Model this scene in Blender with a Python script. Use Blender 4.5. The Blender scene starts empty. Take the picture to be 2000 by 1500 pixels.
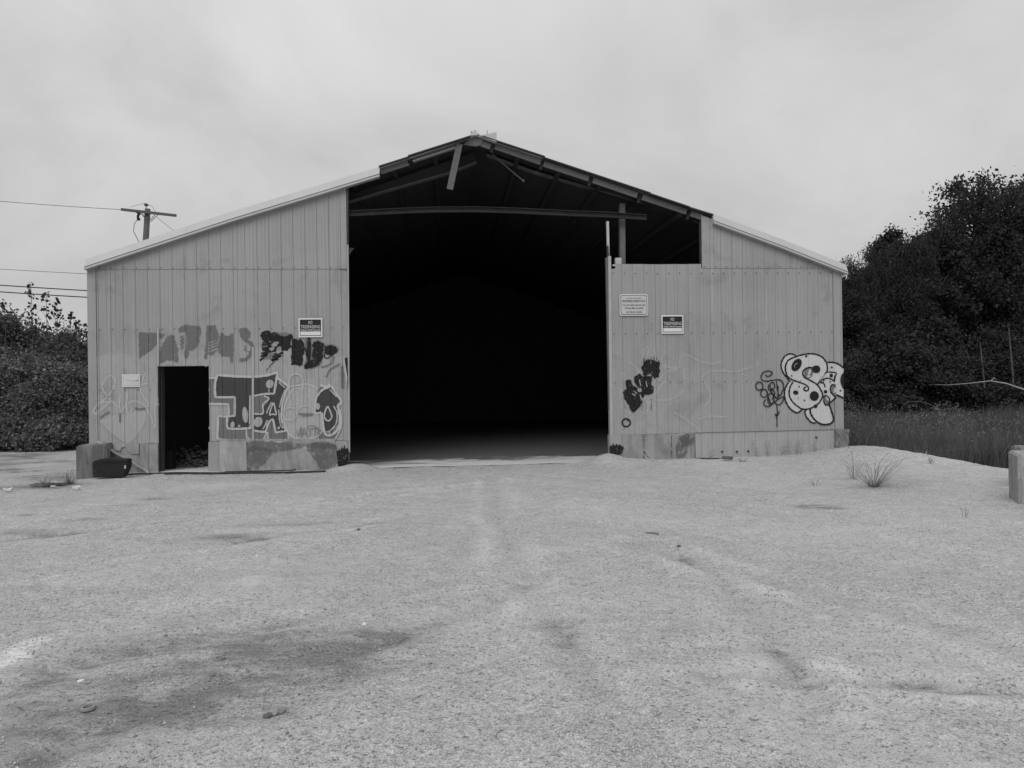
import bpy, bmesh, math, random
import numpy as np
from mathutils import Vector, Matrix
from mathutils.geometry import tessellate_polygon

random.seed(7)
rng = np.random.default_rng(7)
SC = bpy.context.scene
COL = SC.collection

# ------------------------------------------------------------------ camera
FPX, CX, CY = 1444.0, 1000.0, 750.0            # focal length in photo pixels (2000 x 1500)
TH, RO, PI_ = math.radians(4.7), math.radians(0.82), math.radians(0.08)
D0 = 14.8
CAM = Vector((-D0 * math.sin(TH), -D0 * math.cos(TH), 1.6))
R0 = Vector((math.cos(TH), -math.sin(TH), 0)); F0 = Vector((math.sin(TH), math.cos(TH), 0)); UP = Vector((0, 0, 1))
FW = F0 * math.cos(PI_) + UP * math.sin(PI_)
U1 = UP * math.cos(PI_) - F0 * math.sin(PI_)
RT = R0 * math.cos(RO) - U1 * math.sin(RO)
UU = U1 * math.cos(RO) + R0 * math.sin(RO)
cd = bpy.data.cameras.new('camera'); cam = bpy.data.objects.new('camera', cd); COL.objects.link(cam)
cd.lens = 36.0 * FPX / 2000.0; cd.sensor_width = 36.0; cd.clip_start = 0.05; cd.clip_end = 3000
m = Matrix.Identity(4)
for i in range(3):
    m[i][0] = RT[i]; m[i][1] = UU[i]; m[i][2] = -FW[i]; m[i][3] = CAM[i]
cam.matrix_world = m
SC.camera = cam

# ------------------------------------------------------------------ world: overcast
SUN_EL, SUN_AZ = math.radians(44), math.radians(-155)
SKY_STRENGTH = 0.1
w = bpy.data.worlds.new('World'); SC.world = w; w.use_nodes = True
nt = w.node_tree; nt.nodes.clear()
def N(t, **k):
    n = nt.nodes.new(t)
    for a, b in k.items(): setattr(n, a, b)
    return n
def L(a, b): nt.links.new(a, b)
def wmath(op, a, b=None, c=None):
    n = N('ShaderNodeMath', operation=op)
    for i, v in enumerate((a, b, c)):
        if v is None: continue
        if isinstance(v, (int, float)): n.inputs[i].default_value = v
        else: L(v, n.inputs[i])
    return n.outputs[0]
out = N('ShaderNodeOutputWorld'); bg = N('ShaderNodeBackground'); L(bg.outputs[0], out.inputs[0])
bg.inputs['Strength'].default_value = SKY_STRENGTH
sky = N('ShaderNodeTexSky'); sky.sky_type = 'NISHITA'; sky.sun_disc = False
sky.sun_elevation = SUN_EL; sky.sun_rotation = SUN_AZ
bw = N('ShaderNodeRGBToBW'); L(sky.outputs[0], bw.inputs[0])
tc = N('ShaderNodeTexCoord'); sep = N('ShaderNodeSeparateXYZ'); L(tc.outputs['Generated'], sep.inputs[0])
zc = wmath('MAXIMUM', sep.outputs[2], 0.0)
den = wmath('ADD', zc, 0.45)
cmb = N('ShaderNodeCombineXYZ'); L(wmath('DIVIDE', sep.outputs[0], den), cmb.inputs[0]); L(wmath('DIVIDE', sep.outputs[1], den), cmb.inputs[1])
nz = N('ShaderNodeTexNoise'); nz.inputs['Scale'].default_value = 1.9; nz.inputs['Detail'].default_value = 6.0; nz.inputs['Roughness'].default_value = 0.52
nz.inputs['Distortion'].default_value = 0.5
L(cmb.outputs[0], nz.inputs['Vector'])
cl = wmath('MULTIPLY_ADD', wmath('SUBTRACT', nz.outputs[0], 0.5), 0.85, 1.0)
grad = wmath('MULTIPLY_ADD', wmath('POWER', zc, 0.75), 5.4, 3.85)      # overcast sky: brighter towards the zenith
gray = wmath('MULTIPLY', grad, cl)
mixv = wmath('ADD', wmath('MULTIPLY', gray, 0.9), wmath('MULTIPLY', bw.outputs[0], 0.1))
L(mixv, bg.inputs['Color'])

sd = bpy.data.lights.new('sun', 'SUN'); sun = bpy.data.objects.new('sun', sd); COL.objects.link(sun)
sd.energy = 1.4; sd.angle = math.radians(40)
SD = Vector((math.sin(SUN_AZ) * math.cos(SUN_EL), math.cos(SUN_AZ) * math.cos(SUN_EL), math.sin(SUN_EL)))
sun.rotation_euler = SD.to_track_quat('Z', 'Y').to_euler()
sun.location = (0, -20, 30)
SC.view_settings.view_transform = 'Standard'; SC.view_settings.look = 'None'
SC.view_settings.gamma = 1.0; SC.view_settings.exposure = 0.1; SC.view_settings.use_curve_mapping = False

# ------------------------------------------------------------------ helpers
def ray(px, py):
    return FW + RT * ((px - CX) / FPX) + UU * ((CY - py) / FPX)
def W(px, py, y=0.0):                 # photo pixel -> point on the vertical plane at depth y
    d = ray(px, py); t = (y - CAM.y) / d.y
    return CAM + d * t
def WX(px, y=0.0, py=700): return W(px, py, y).x
def G(px, py, z=0.0):                 # photo pixel -> point on the ground
    d = ray(px, py); t = (z - CAM.z) / d.z
    return CAM + d * t
def AT(px, py, D):                    # photo pixel -> point at depth D metres
    return CAM + ray(px, py) * D

def tag(o, label=None, cat=None, group=None, kind=None):
    if label: o['label'] = label
    if cat: o['category'] = cat
    if group: o['group'] = group
    if kind: o['kind'] = kind
    return o
def empty(name, loc, label, cat, group=None):
    o = bpy.data.objects.new(name, None); COL.objects.link(o); o.location = loc; o.empty_display_size = 0.2
    return tag(o, label, cat, group)
def link(name, me, parent=None):
    o = bpy.data.objects.new(name, me); COL.objects.link(o)
    if parent is not None:
        o.parent = parent
        o.matrix_parent_inverse = Matrix.Translation(-parent.location) if parent.parent is None else Matrix.Identity(4)
    return o

class MB:
    """collects shapes in world coordinates; build() links them as one mesh object"""
    def __init__(s): s.v = []; s.f = []; s.mi = []; s.a = []
    def add(s, vs, fs, mi=0, al=None):
        b = len(s.v); s.v += [tuple(v) for v in vs]; s.f += [tuple(b + i for i in f) for f in fs]
        s.mi += [mi] * len(fs); s.a += list(al) if al is not None else [1.0] * len(vs)
        return s
    def box(s, x0, x1, y0, y1, z0, z1, mi=0):
        vs = [(x, y, z) for z in (z0, z1) for y in (y0, y1) for x in (x0, x1)]
        return s.add(vs, [(0, 2, 3, 1), (4, 5, 7, 6), (0, 1, 5, 4), (2, 6, 7, 3), (0, 4, 6, 2), (1, 3, 7, 5)], mi)
    def prism(s, poly, y0, y1, mi=0):      # poly in (x,z), extruded along y
        n = len(poly)
        vs = [(p[0], y0, p[1]) for p in poly] + [(p[0], y1, p[1]) for p in poly]
        tri = tessellate_polygon([[Vector((p[0], p[1], 0)) for p in poly]])
        fs = [tuple(t) for t in tri] + [tuple(n + i for i in reversed(t)) for t in tri]
        fs += [(i, (i + 1) % n, n + (i + 1) % n, n + i) for i in range(n)]
        return s.add(vs, fs, mi)
    def sweep(s, sec, path, mi=0):         # sec: (a,b) section in local (side, up) given per path frame list of (pos, side, up)
        n = len(sec); k = len(path)
        vs = []
        for (p, sd_, up) in path:
            for a, b in sec: vs.append(p + sd_ * a + up * b)
        fs = [(j * n + i, j * n + (i + 1) % n, (j + 1) * n + (i + 1) % n, (j + 1) * n + i) for j in range(k - 1) for i in range(n)]
        tri = tessellate_polygon([[Vector((p[0], p[1], 0)) for p in sec]])
        fs += [tuple(t) for t in tri] + [tuple((k - 1) * n + i for i in t) for t in tri]
        return s.add(vs, fs, mi)
    def tube(s, pts, rad, n=6, mi=0):
        pts = [Vector(p) for p in pts]
        if not isinstance(rad, (list, tuple)): rad = [rad] * len(pts)
        vs = []; fs = []
        for i, p in enumerate(pts):
            t = (pts[min(i + 1, len(pts) - 1)] - pts[max(i - 1, 0)]).normalized()
            a = t.cross(Vector((0.13, 0.21, 1)) if abs(t.z) < 0.9 else Vector((1, 0.1, 0))).normalized(); b = t.cross(a)
            for j in range(n):
                q = 2 * math.pi * j / n
                vs.append(p + (a * math.cos(q) + b * math.sin(q)) * rad[i])
        for i in range(len(pts) - 1):
            for j in range(n):
                fs.append((i * n + j, i * n + (j + 1) % n, (i + 1) * n + (j + 1) % n, (i + 1) * n + j))
        fs.append(tuple(range(n))); fs.append(tuple(reversed(range((len(pts) - 1) * n, len(pts) * n))))
        return s.add(vs, fs, mi)
    def bar(s, p, q, w_, h_, mi=0):        # rectangular bar from p to q, w_ along the wall, h_ along y
        p = Vector(p); q = Vector(q); t = (q - p).normalized()
        a = t.cross(Vector((0, 1, 0)))
        a = a.normalized() if a.length > 1e-4 else Vector((1, 0, 0))
        b = a.cross(t).normalized()
        sec = [(-w_ / 2, -h_ / 2), (w_ / 2, -h_ / 2), (w_ / 2, h_ / 2), (-w_ / 2, h_ / 2)]
        return s.sweep(sec, [(p, a, b), (q, a, b)], mi)
    def build(s, name, mats, parent=None, smooth=False, fix=True, attr=False):
        me = bpy.data.meshes.new(name); me.from_pydata(s.v, [], s.f)
        for m_ in (mats if isinstance(mats, (list, tuple)) else [mats]): me.materials.append(m_)
        me.polygons.foreach_set('material_index', s.mi)
        if attr:
            at = me.attributes.new('cov', 'FLOAT', 'POINT'); at.data.foreach_set('value', np.array(s.a, dtype=np.float32))
        if fix:
            bm = bmesh.new(); bm.from_mesh(me); bmesh.ops.recalc_face_normals(bm, faces=bm.faces); bm.to_mesh(me); bm.free()
        if smooth: me.polygons.foreach_set('use_smooth', [True] * len(me.polygons))
        me.update()
        return link(name, me, parent)

# value noise in numpy
_tab = rng.random((257, 257)).astype(np.float32)
def vnoise(x, y, s, seed=0):
    x = np.asarray(x, dtype=np.float64) / s + 31.7 * seed; y = np.asarray(y, dtype=np.float64) / s + 17.3 * seed
    xi = np.floor(x).astype(int); yi = np.floor(y).astype(int); fx = x - xi; fy = y - yi
    fx = fx * fx * (3 - 2 * fx); fy = fy * fy * (3 - 2 * fy)
    a = _tab[xi % 256, yi % 256]; b = _tab[(xi + 1) % 256, yi % 256]; c = _tab[xi % 256, (yi + 1) % 256]; d = _tab[(xi + 1) % 256, (yi + 1) % 256]
    return (a * (1 - fx) + b * fx) * (1 - fy) + (c * (1 - fx) + d * fx) * fy - 0.5
def sstep(a, b, x):
    t = np.clip((np.asarray(x, dtype=np.float64) - a) / (b - a), 0, 1); return t * t * (3 - 2 * t)

# ------------------------------------------------------------------ materials
class MatB:
    def __init__(s, name):
        s.m = bpy.data.materials.new(name); s.m.use_nodes = True; s.nt = s.m.node_tree
        s.b = s.nt.nodes['Principled BSDF']; s.o = s.nt.nodes['Material Output']
        s.geo = None
    def n(s, t, **k):
        n = s.nt.nodes.new(t)
        for a, b in k.items(): setattr(n, a, b)
        return n
    def l(s, a, b): s.nt.links.new(a, b)
    def pos(s, sx=1, sy=1, sz=1):
        if s.geo is None: s.geo = s.n('ShaderNodeNewGeometry')
        v = s.n('ShaderNodeVectorMath', operation='MULTIPLY'); s.l(s.geo.outputs['Position'], v.inputs[0]); v.inputs[1].default_value = (sx, sy, sz)
        return v.outputs[0]
    def noise(s, scale, detail=3, rough=0.55, vec=None, dist=0.0):
        t = s.n('ShaderNodeTexNoise'); t.inputs['Scale'].default_value = scale; t.inputs['Detail'].default_value = detail
        t.inputs['Roughness'].default_value = rough; t.inputs['Distortion'].default_value = dist
        s.l(vec if vec is not None else s.pos(), t.inputs['Vector']); return t.outputs[0]
    def voro(s, scale, vec=None, out='Color', feature='F1'):
        t = s.n('ShaderNodeTexVoronoi'); t.feature = feature; t.inputs['Scale'].default_value = scale
        s.l(vec if vec is not None else s.pos(), t.inputs['Vector']); return t.outputs[out]
    def math(s, op, a, b=None, c=None, clamp=False):
        n = s.n('ShaderNodeMath', operation=op); n.use_clamp = clamp
        for i, v in enumerate((a, b, c)):
            if v is None: continue
            if isinstance(v, (int, float)): n.inputs[i].default_value = v
            else: s.l(v, n.inputs[i])
        return n.outputs[0]
    def remap(s, v, a, b, c, d):
        n = s.n('ShaderNodeMapRange'); n.interpolation_type = 'SMOOTHSTEP'
        s.l(v, n.inputs[0])
        for i, x in enumerate((a, b, c, d)): n.inputs[i + 1].default_value = x
        return n.outputs[0]
    def attr(s, name):
        a = s.n('ShaderNodeAttribute'); a.attribute_name = name; return a.outputs['Fac']
    def color(s, v):
        if isinstance(v, (int, float)): s.b.inputs['Base Color'].default_value = (v, v, v, 1)
        else: s.l(v, s.b.inputs['Base Color'])
        return s
    def bump(s, h, strength=0.3, dist=0.01):
        n = s.n('ShaderNodeBump'); n.inputs['Strength'].default_value = strength; n.inputs['Distance'].default_value = dist
        s.l(h, n.inputs['Height']); s.l(n.outputs[0], s.b.inputs['Normal']); return s
    def rough(s, r, spec=0.3):
        s.b.inputs['Roughness'].default_value = r; s.b.inputs['Specular IOR Level'].default_value = spec; return s
def plain(name, v, rough=0.8, ns=8.0, amt=0.25, bump=0.0, spec=0.2, sv=(1, 1, 1)):
    b = MatB(name); vec = b.pos(*sv)
    n1 = b.noise(ns, 4, 0.6, vec); n2 = b.noise(ns * 6, 2, 0.5, vec)
    f = b.math('ADD', b.math('MULTIPLY', b.math('SUBTRACT', n1, 0.5), 2 * amt), b.math('MULTIPLY', b.math('SUBTRACT', n2, 0.5), amt))
    b.color(b.math('MULTIPLY', b.math('ADD', f, 1.0), v)); b.rough(rough, spec)
    if bump: b.bump(n2, bump, 0.01)
    return b.m

SIDING = 0.29
def siding_mat():
    b = MatB('painted_steel_siding'); geo = b.pos(); sp = b.n('ShaderNodeSeparateXYZ'); b.l(geo, sp.inputs[0])
    big = b.noise(0.6, 4, 0.55, geo)
    streak = b.noise(1.0, 4, 0.6, b.pos(28, 28, 0.35))
    fine = b.noise(60, 2, 0.6, geo)
    v = b.math('ADD', b.math('MULTIPLY', b.math('SUBTRACT', big, 0.5), 0.42), 1.0)
    v = b.math('ADD', v, b.math('MULTIPLY', b.math('SUBTRACT', streak, 0.5), 0.22))
    v = b.math('ADD', v, b.math('MULTIPLY', b.math('SUBTRACT', fine, 0.5), 0.16))
    oi = b.n('ShaderNodeObjectInfo')
    v = b.math('ADD', v, b.math('MULTIPLY', b.math('SUBTRACT', oi.outputs['Random'], 0.5), 0.05))
    run = b.remap(b.noise(1.0, 3, 0.6, b.pos(16, 16, 0.16)), .56, .72, 1.0, .84); v = b.math('MULTIPLY', v, run)
    run2 = b.remap(b.noise(1.0, 3, 0.6, b.pos(11, 11, 0.22)), .60, .74, 1.0, 1.16); v = b.math('MULTIPLY', v, run2)
    # grime low on the sheets
    dirt = b.remap(b.noise(1.3, 5, .7, geo, .6), .52, .70, 1.0, .80); v = b.math('MULTIPLY', v, dirt)
    # old rust specks
    sk = b.remap(b.noise(35, 2, 0.7, b.pos(1, 1, 0.7)), 0.71, 0.76, 1.0, 0.6)
    v = b.math('MULTIPLY', v, sk)
    b.color(b.math('MULTIPLY', v, SIDING)); b.rough(0.6, 0.25)
    b.bump(b.noise(2.2, 2, 0.5, b.pos(1, 1, 0.6)), 0.25, 0.03)
    return b.m
def concrete_mat(name, v0, stain=0.5):
    b = MatB(name); geo = b.pos()
    n1 = b.noise(2.0, 5, 0.65, geo, 0.4); n2 = b.noise(30, 3, 0.7, geo); st = b.noise(3.0, 3, 0.6, b.pos(2.2, 2.2, 0.5))
    v = b.math('ADD', 1.0, b.math('MULTIPLY', b.math('SUBTRACT', n1, 0.5), 0.8))
    v = b.math('ADD', v, b.math('MULTIPLY', b.math('SUBTRACT', n2, 0.5), 0.35))
    v = b.math('MULTIPLY', v, b.remap(st, 0.35, 0.6, 1 - stain * 0.5, 1.05))
    pit = b.remap(b.noise(55, 2, 0.6, geo), 0.66, 0.72, 1.0, 0.5)
    b.color(b.math('MULTIPLY', b.math('MULTIPLY', v, pit), v0)); b.rough(0.9, 0.15); b.bump(n2, 0.5, 0.01)
    return b.m
def paint_mat(name, v, alpha=1.0, wear=0.35, rough=0.55, scale=14.0):
    b = MatB(name); geo = b.pos()
    cov = b.attr('cov'); n1 = b.noise(scale, 4, 0.65, geo); n2 = b.noise(9, 3, 0.6, b.pos(9, 9, 0.7)); n3 = b.noise(90, 2, 0.6, geo)
    k = b.math('ADD', b.math('MULTIPLY', n1, 0.5), b.math('ADD', b.math('MULTIPLY', n2, 0.3), b.math('MULTIPLY', n3, 0.2)))
    kr = b.n('ShaderNodeMapRange'); b.l(k, kr.inputs[0]); kr.inputs[1].default_value = .34; kr.inputs[2].default_value = .66; k = kr.outputs[0]
    th = b.math('SUBTRACT', cov, b.math('MULTIPLY', b.math('SUBTRACT', 1.0, k), wear * 1.6))
    a = b.math('MULTIPLY', b.remap(th, 0.0, 0.28, 0.0, 1.0), alpha)
    b.color(b.math('MULTIPLY', b.math('ADD', 0.86, b.math('MULTIPLY', n1, 0.28)), v)); b.rough(rough, 0.2)
    tr = b.n('ShaderNodeBsdfTransparent'); mx = b.n('ShaderNodeMixShader')
    b.l(a, mx.inputs[0]); b.l(tr.outputs[0], mx.inputs[1]); b.l(b.b.outputs[0], mx.inputs[2]); b.l(mx.outputs[0], b.o.inputs[0])
    return b.m
GROUND = 0.50
def ground_mat():
    b = MatB('sandy_gravel'); geo = b.pos()
    damp = b.attr('damp'); lt = b.attr('light')
    n0 = b.noise(0.35, 4, 0.6, geo); n1 = b.noise(2.6, 6, 0.68, geo, 0.3); n2 = b.noise(11, 4, 0.65, geo, 0.2)
    str_ = b.noise(1.0, 6, 0.7, b.pos(1.4, 5.0, 1))
    def rnd(scale):
        sc_ = b.n('ShaderNodeSeparateColor'); b.l(b.voro(scale, geo), sc_.inputs[0]); return sc_.outputs[0]
    p1, p2, p3 = rnd(55), rnd(120), rnd(230)
    g = b.noise(330, 2, 0.7, geo)
    coarse = b.math('MULTIPLY', b.remap(b.noise(0.5, 5, 0.65, geo), 0.38, 0.58, 0.35, 1.0), b.remap(lt, .1, .7, 1.0, .45))       # where gravel lies on top
    def term(v, k, w=None):
        t = b.math('MULTIPLY', b.math('SUBTRACT', v, 0.5), k)
        return b.math('MULTIPLY', t, w) if w is not None else t
    v = b.math('ADD', 1.0, term(n0, 0.45))
    for t in (term(n1, 0.50), term(n2, 0.52), term(p1, 0.24, coarse), term(p2, 0.52, coarse), term(p3, 0.40), term(g, 0.65)): v = b.math('ADD', v, t)
    # dark crumbs, and pits between grains with pebble shade put into the colour
    crumbs = b.remap(b.noise(34, 3, 0.6, b.pos(1, 1.5, 1), 0.4), 0.60, 0.68, 1.0, 0.5)
    v = b.math('MULTIPLY', v, crumbs)
    brk = b.math('ADD', b.math('MULTIPLY', b.remap(n1, .3, .7, 0, 1), .9), b.math('MULTIPLY', b.remap(str_, .35, .65, 0, 1), .8))
    dk = b.remap(b.math('MULTIPLY', damp, b.math('ADD', 0.25, brk)), 0.08, 1.15, 1.0, 0.45)
    v = b.math('MULTIPLY', v, dk)
    lm = b.math('MULTIPLY', b.remap(b.math('ADD', lt, b.math('MULTIPLY', b.math('SUBTRACT', n1, .5), .6)), .0, .9, 0, 1), b.math('MINIMUM', lt, 1.7))
    v = b.math('MULTIPLY', v, b.math('ADD', 1.0, b.math('MULTIPLY', lm, 0.30)))
    b.color(b.math('MULTIPLY', v, GROUND)); b.rough(0.95, 0.1)
    h = b.math('MULTIPLY', n1, 1.8)
    for t in (b.math('MULTIPLY', n2, 1.3), b.math('MULTIPLY', b.math('MULTIPLY', p1, coarse), .35), b.math('MULTIPLY', p2, .35), b.math('MULTIPLY', g, .3), b.math('MULTIPLY', crumbs, .8), b.math('MULTIPLY', str_, b.math('MULTIPLY', damp, 2.0))): h = b.math('ADD', h, t)
    b.bump(h, 1.0, 0.018)
    return b.m

M = {}
M['siding'] = siding_mat()
M['trim'] = plain('weathered_trim', 0.36, 0.5, 3, 0.18, sv=(1, 1, 0.5))
M['white_trim'] = plain('white_trim', 0.43, 0.45, 2.0, 0.10)
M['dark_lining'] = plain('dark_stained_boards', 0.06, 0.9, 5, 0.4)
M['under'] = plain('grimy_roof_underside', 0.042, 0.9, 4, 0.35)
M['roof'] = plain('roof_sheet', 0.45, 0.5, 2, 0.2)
M['rim'] = plain('grey_timber_rim', 0.12, 0.85, 6, 0.35, sv=(1, 1, 3))
M['timber'] = plain('grey_timber', 0.13, 0.85, 10, 0.4, 0.2, sv=(5, 5, 0.6))
M['steel_dark'] = plain('rusty_dark_steel', 0.035, 0.7, 6, 0.5)
M['steel_pale'] = plain('pale_bent_steel', 0.42, 0.5, 6, 0.35)
M['edge'] = plain('roof_edge_dark', 0.05, 0.7, 6, 0.3)
M['concrete'] = concrete_mat('stained_concrete', 0.29)
M['concrete_pale'] = concrete_mat('pale_concrete', 0.34, 0.3)
M['concrete_dark'] = concrete_mat('mossy_concrete', 0.20, 0.7)
M['rough_concrete'] = concrete_mat('broken_concrete', 0.22, 0.6)
M['floor'] = concrete_mat('shed_floor_dirt', 0.26, 0.8)
M['skirt'] = plain('skirt_sheet', 0.33, 0.6, 3, 0.22, sv=(4, 4, 0.8))
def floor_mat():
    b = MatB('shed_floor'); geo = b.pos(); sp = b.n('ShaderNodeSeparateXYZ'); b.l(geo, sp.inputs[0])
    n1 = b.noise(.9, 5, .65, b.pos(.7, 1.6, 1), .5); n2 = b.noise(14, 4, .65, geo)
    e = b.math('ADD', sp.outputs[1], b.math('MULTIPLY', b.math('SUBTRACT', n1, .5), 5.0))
    v = b.remap(e, .6, 1.5, .55, .11)  # pale patches at the entry; light falling off inwards put into the tone
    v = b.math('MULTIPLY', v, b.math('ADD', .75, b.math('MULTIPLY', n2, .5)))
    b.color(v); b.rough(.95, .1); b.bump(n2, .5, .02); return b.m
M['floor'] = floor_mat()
M['black'] = plain('black_plastic', 0.014, 0.6, 6, 0.3, spec=0.25)
M['char'] = plain('charred', 0.018, 0.95, 12, 0.5)
M['sign_white'] = plain('sign_white', 0.62, 0.45, 6, 0.06)
M['sign_grey'] = plain('sign_reflective', 0.46, 0.4, 9, 0.06)
M['sign_black'] = plain('sign_black', 0.02, 0.45, 6, 0.1)
M['sign_letter'] = plain('sign_orange_letter', 0.42, 0.5, 30, 0.25)
M['paper'] = plain('faded_paper', 0.5, 0.8, 9, 0.18)
M['pole'] = plain('pole_wood', 0.10, 0.9, 8, 0.4, sv=(4, 4, 0.5))
M['wire'] = plain('wire_black', 0.02, 0.6)
M['wire_grey'] = plain('wire_grey', 0.10, 0.6)
M['stone'] = plain('pebble_grey', 0.32, 0.9, 20, 0.35)
M['stone_pale'] = plain('pebble_pale', 0.6, 0.9, 20, 0.2)
M['stone_dark'] = plain('stone_dark', 0.10, 0.9, 20, 0.4)
M['clod'] = plain('sand_clod', 0.24, 0.95, 20, 0.5, 0.4)
M['bark'] = plain('bark', 0.09, 0.95, 8, 0.4)
M['bark_pale'] = plain('pale_dead_bark', 0.30, 0.95, 8, 0.3)
M['weed'] = plain('dry_weed', 0.18, 0.9, 20, 0.4)
M['weed_dark'] = plain('dark_weed', 0.06, 0.9, 20, 0.4)
def leaf_mat(name, v, trans=0.15):
    b = MatB(name); oi = b.n('ShaderNodeNewGeometry')
    b.color(b.math('MULTIPLY', b.math('ADD', 0.7, b.math('MULTIPLY', oi.outputs['Random Per Island'], 0.6)), v)); b.rough(0.75, 0.12)
    tl = b.n('ShaderNodeBsdfTranslucent'); tl.inputs[0].default_value = (v, v, v, 1); mx = b.n('ShaderNodeMixShader'); mx.inputs[0].default_value = trans
    b.l(b.b.outputs[0], mx.inputs[1]); b.l(tl.outputs[0], mx.inputs[2]); b.l(mx.outputs[0], b.o.inputs[0])
    return b.m
M['leaf'] = leaf_mat('leaf_dark', 0.036); M['leaf2'] = leaf_mat('leaf_mid', 0.048, .3); M['leaf3'] = leaf_mat('leaf_pale', 0.20, .3); M['leaf4'] = leaf_mat('shrub_leaf', 0.13, .3)
M['grass'] = leaf_mat('field_grass', 0.095); M['grass_pale'] = leaf_mat('field_grass_pale', 0.13)
M['p_black'] = paint_mat('spray_black', 0.014, 1.0, 0.74, scale=18)
M['p_line'] = paint_mat('marker_black', 0.014, 1.0, 0.34, scale=24)
M['p_dark'] = paint_mat('spray_dark', 0.055, 0.96, 0.36)
M['p_mid'] = paint_mat('spray_mid', 0.165, 0.85, 0.36)
M['p_roll'] = paint_mat('brushed_grey', 0.15, 0.9, 0.76, scale=26)
M['p_stain'] = paint_mat('damp_stain', 0.13, 0.55, 0.80, scale=7)
M['p_white'] = paint_mat('spray_white', 0.52, 0.93, 0.36)
M['p_line_white'] = paint_mat('spray_white_line', 0.44, 0.95, 0.36)
M['p_soft'] = paint_mat('spray_white_faint', 0.48, 0.75, 0.5)
M['p_ghost'] = paint_mat('ghost_white', 0.50, 0.45, 0.62)
M['p_over'] = paint_mat('overspray_black', 0.03, 0.28, 0.45)
M['p_buff'] = paint_mat('buffed_patch', 0.45, 0.6, 0.72, scale=2.5)
M['p_grey'] = paint_mat('spray_grey', 0.42, 0.8, 0.32)

# ------------------------------------------------------------------ ground sheet
def axis(lo, hi, step, a, b, g=1.16):
    v = list(np.arange(lo, hi + 1e-6, step)); d = step
    while v[-1] < b: d *= g; v.append(v[-1] + d)
    d = step; u = []
    x = lo
    while x > a: d *= g; x -= d; u.append(x)
    return np.array(u[::-1] + v)
CREST = [(-14, 11.0), (-6, 9.9), (-2.6, 8.45), (-1.15, 7.85), (-0.85, 7.5), (0.11, 7.25), (0.6, 7.0), (30, 7.0), (500, 7.0)]
def tdist(x, y, pts):
    best = np.full(np.shape(x), 1e9); al = np.zeros(np.shape(x))
    acc = 0.0
    for (x0, y0), (x1, y1) in zip(pts[:-1], pts[1:]):
        vx, vy = x1 - x0, y1 - y0; q = vx * vx + vy * vy; t = np.clip(((x - x0) * vx + (y - y0) * vy) / q, 0, 1)
        d = np.hypot(x - x0 - t * vx, y - y0 - t * vy); m_ = d < best
        best = np.where(m_, d, best); al = np.where(m_, acc + t * math.sqrt(q), al); acc += math.sqrt(q)
    return best, al
def gpts(*p): return [(G(*q).x, G(*q).y) for q in p]
TRACKS = [(gpts((1250, 1040), (1380, 1110), (1470, 1190), (1530, 1270), (1570, 1360), (1620, 1440), (1700, 1530)), .13, .022),
          (gpts((960, 930), (975, 1010), (1020, 1110), (1090, 1220), (1180, 1350), (1300, 1500)), .13, .018),
          (gpts((-60, 1062), (150, 1040), (330, 1018), (550, 985), (800, 958), (1000, 940)), .12, .022),
          (gpts((180, 1085), (420, 1062), (560, 1040), (680, 1025), (800, 1008)), .12, .02),
          (gpts((-40, 1370), (200, 1290), (420, 1250), (640, 1205), (860, 1130), (930, 1020)), .13, .02),
          (gpts((60, 1500), (330, 1370), (560, 1310), (780, 1250), (960, 1180), (1120, 1080)), .12, .02),
          (gpts((1230, 1060), (1480, 1130), (1700, 1180), (1900, 1240), (2080, 1300)), .14, .018),
          (gpts((1380, 1315), (1600, 1320), (1800, 1335), (2060, 1350)), .09, .025)]
def height(x, y):
    x = np.asarray(x, dtype=np.float64); y = np.asarray(y, dtype=np.float64)
    h = vnoise(x, y, 3.1, 1) * 0.05 + vnoise(x, y, 1.1, 2) * 0.022 + vnoise(x, y, 0.42, 3) * 0.012 + vnoise(x, y, 0.17, 4) * 0.008
    g = lambda cx, cy, a, rx, ry: a * np.exp(-((x - cx) / rx) ** 2 - ((y - cy) / ry) ** 2)
    h += g(WX(700), -0.12, 0.10, 0.30, 0.28) + g(WX(668), -0.3, 0.06, 0.3, 0.25) + vnoise(x, y, .09, 41) * .016
    h += g(WX(1178), -0.05, 0.15, 0.32, 0.40) + g(WX(1215), -0.30, 0.09, 0.5, 0.4)
    h += 0.06 * sstep(2.2, 4.0, x) * sstep(-3.0, -0.3, y)
    h += g(WX(1290), -0.35, 0.03, 0.5, 0.3) - g(WX(1390), -0.1, 0.06, 0.3, 0.25)
    h += g(7.1, -0.15, 0.15, 0.9, 0.9) + g(7.6, -1.2, 0.09, 0.9, 1.0) + g(6.2, -0.9, 0.05, 1.2, 0.8)
    for pts, wd_, dep in TRACKS:
        dd, _ = tdist(x, y, pts)
        h -= dep * np.exp(-(dd / wd_) ** 2) - 0.6 * dep * np.exp(-((dd - 1.8 * wd_) / (.7 * wd_)) ** 2)
    xc = np.interp(y, [c[0] for c in CREST], [c[1] for c in CREST])
    s = x - xc
    h = h - 0.6 * sstep(0.0, 1.7, s)
    far = np.hypot(x, y + 14)
    h = h * (1 - 0.6 * sstep(40, 80, far))
    ins = sstep(-8.3, -8.0, x) * (1 - sstep(6.75, 7.0, x)) * sstep(0.02, 0.55, y) * (1 - sstep(18.2, 18.6, y))
    h = h * (1 - ins) - 0.10 * ins
    return h
def hz(x, y): return float(height(x, y))
xs = axis(-10.5, 10.5, 0.05, -450, 450); ys = axis(-13.2, 1.6, 0.05, -60, 700)
XX, YY = np.meshgrid(xs, ys); ZZ = height(XX, YY)
nx, ny = len(xs), len(ys)
me = bpy.data.meshes.new('ground')
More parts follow.
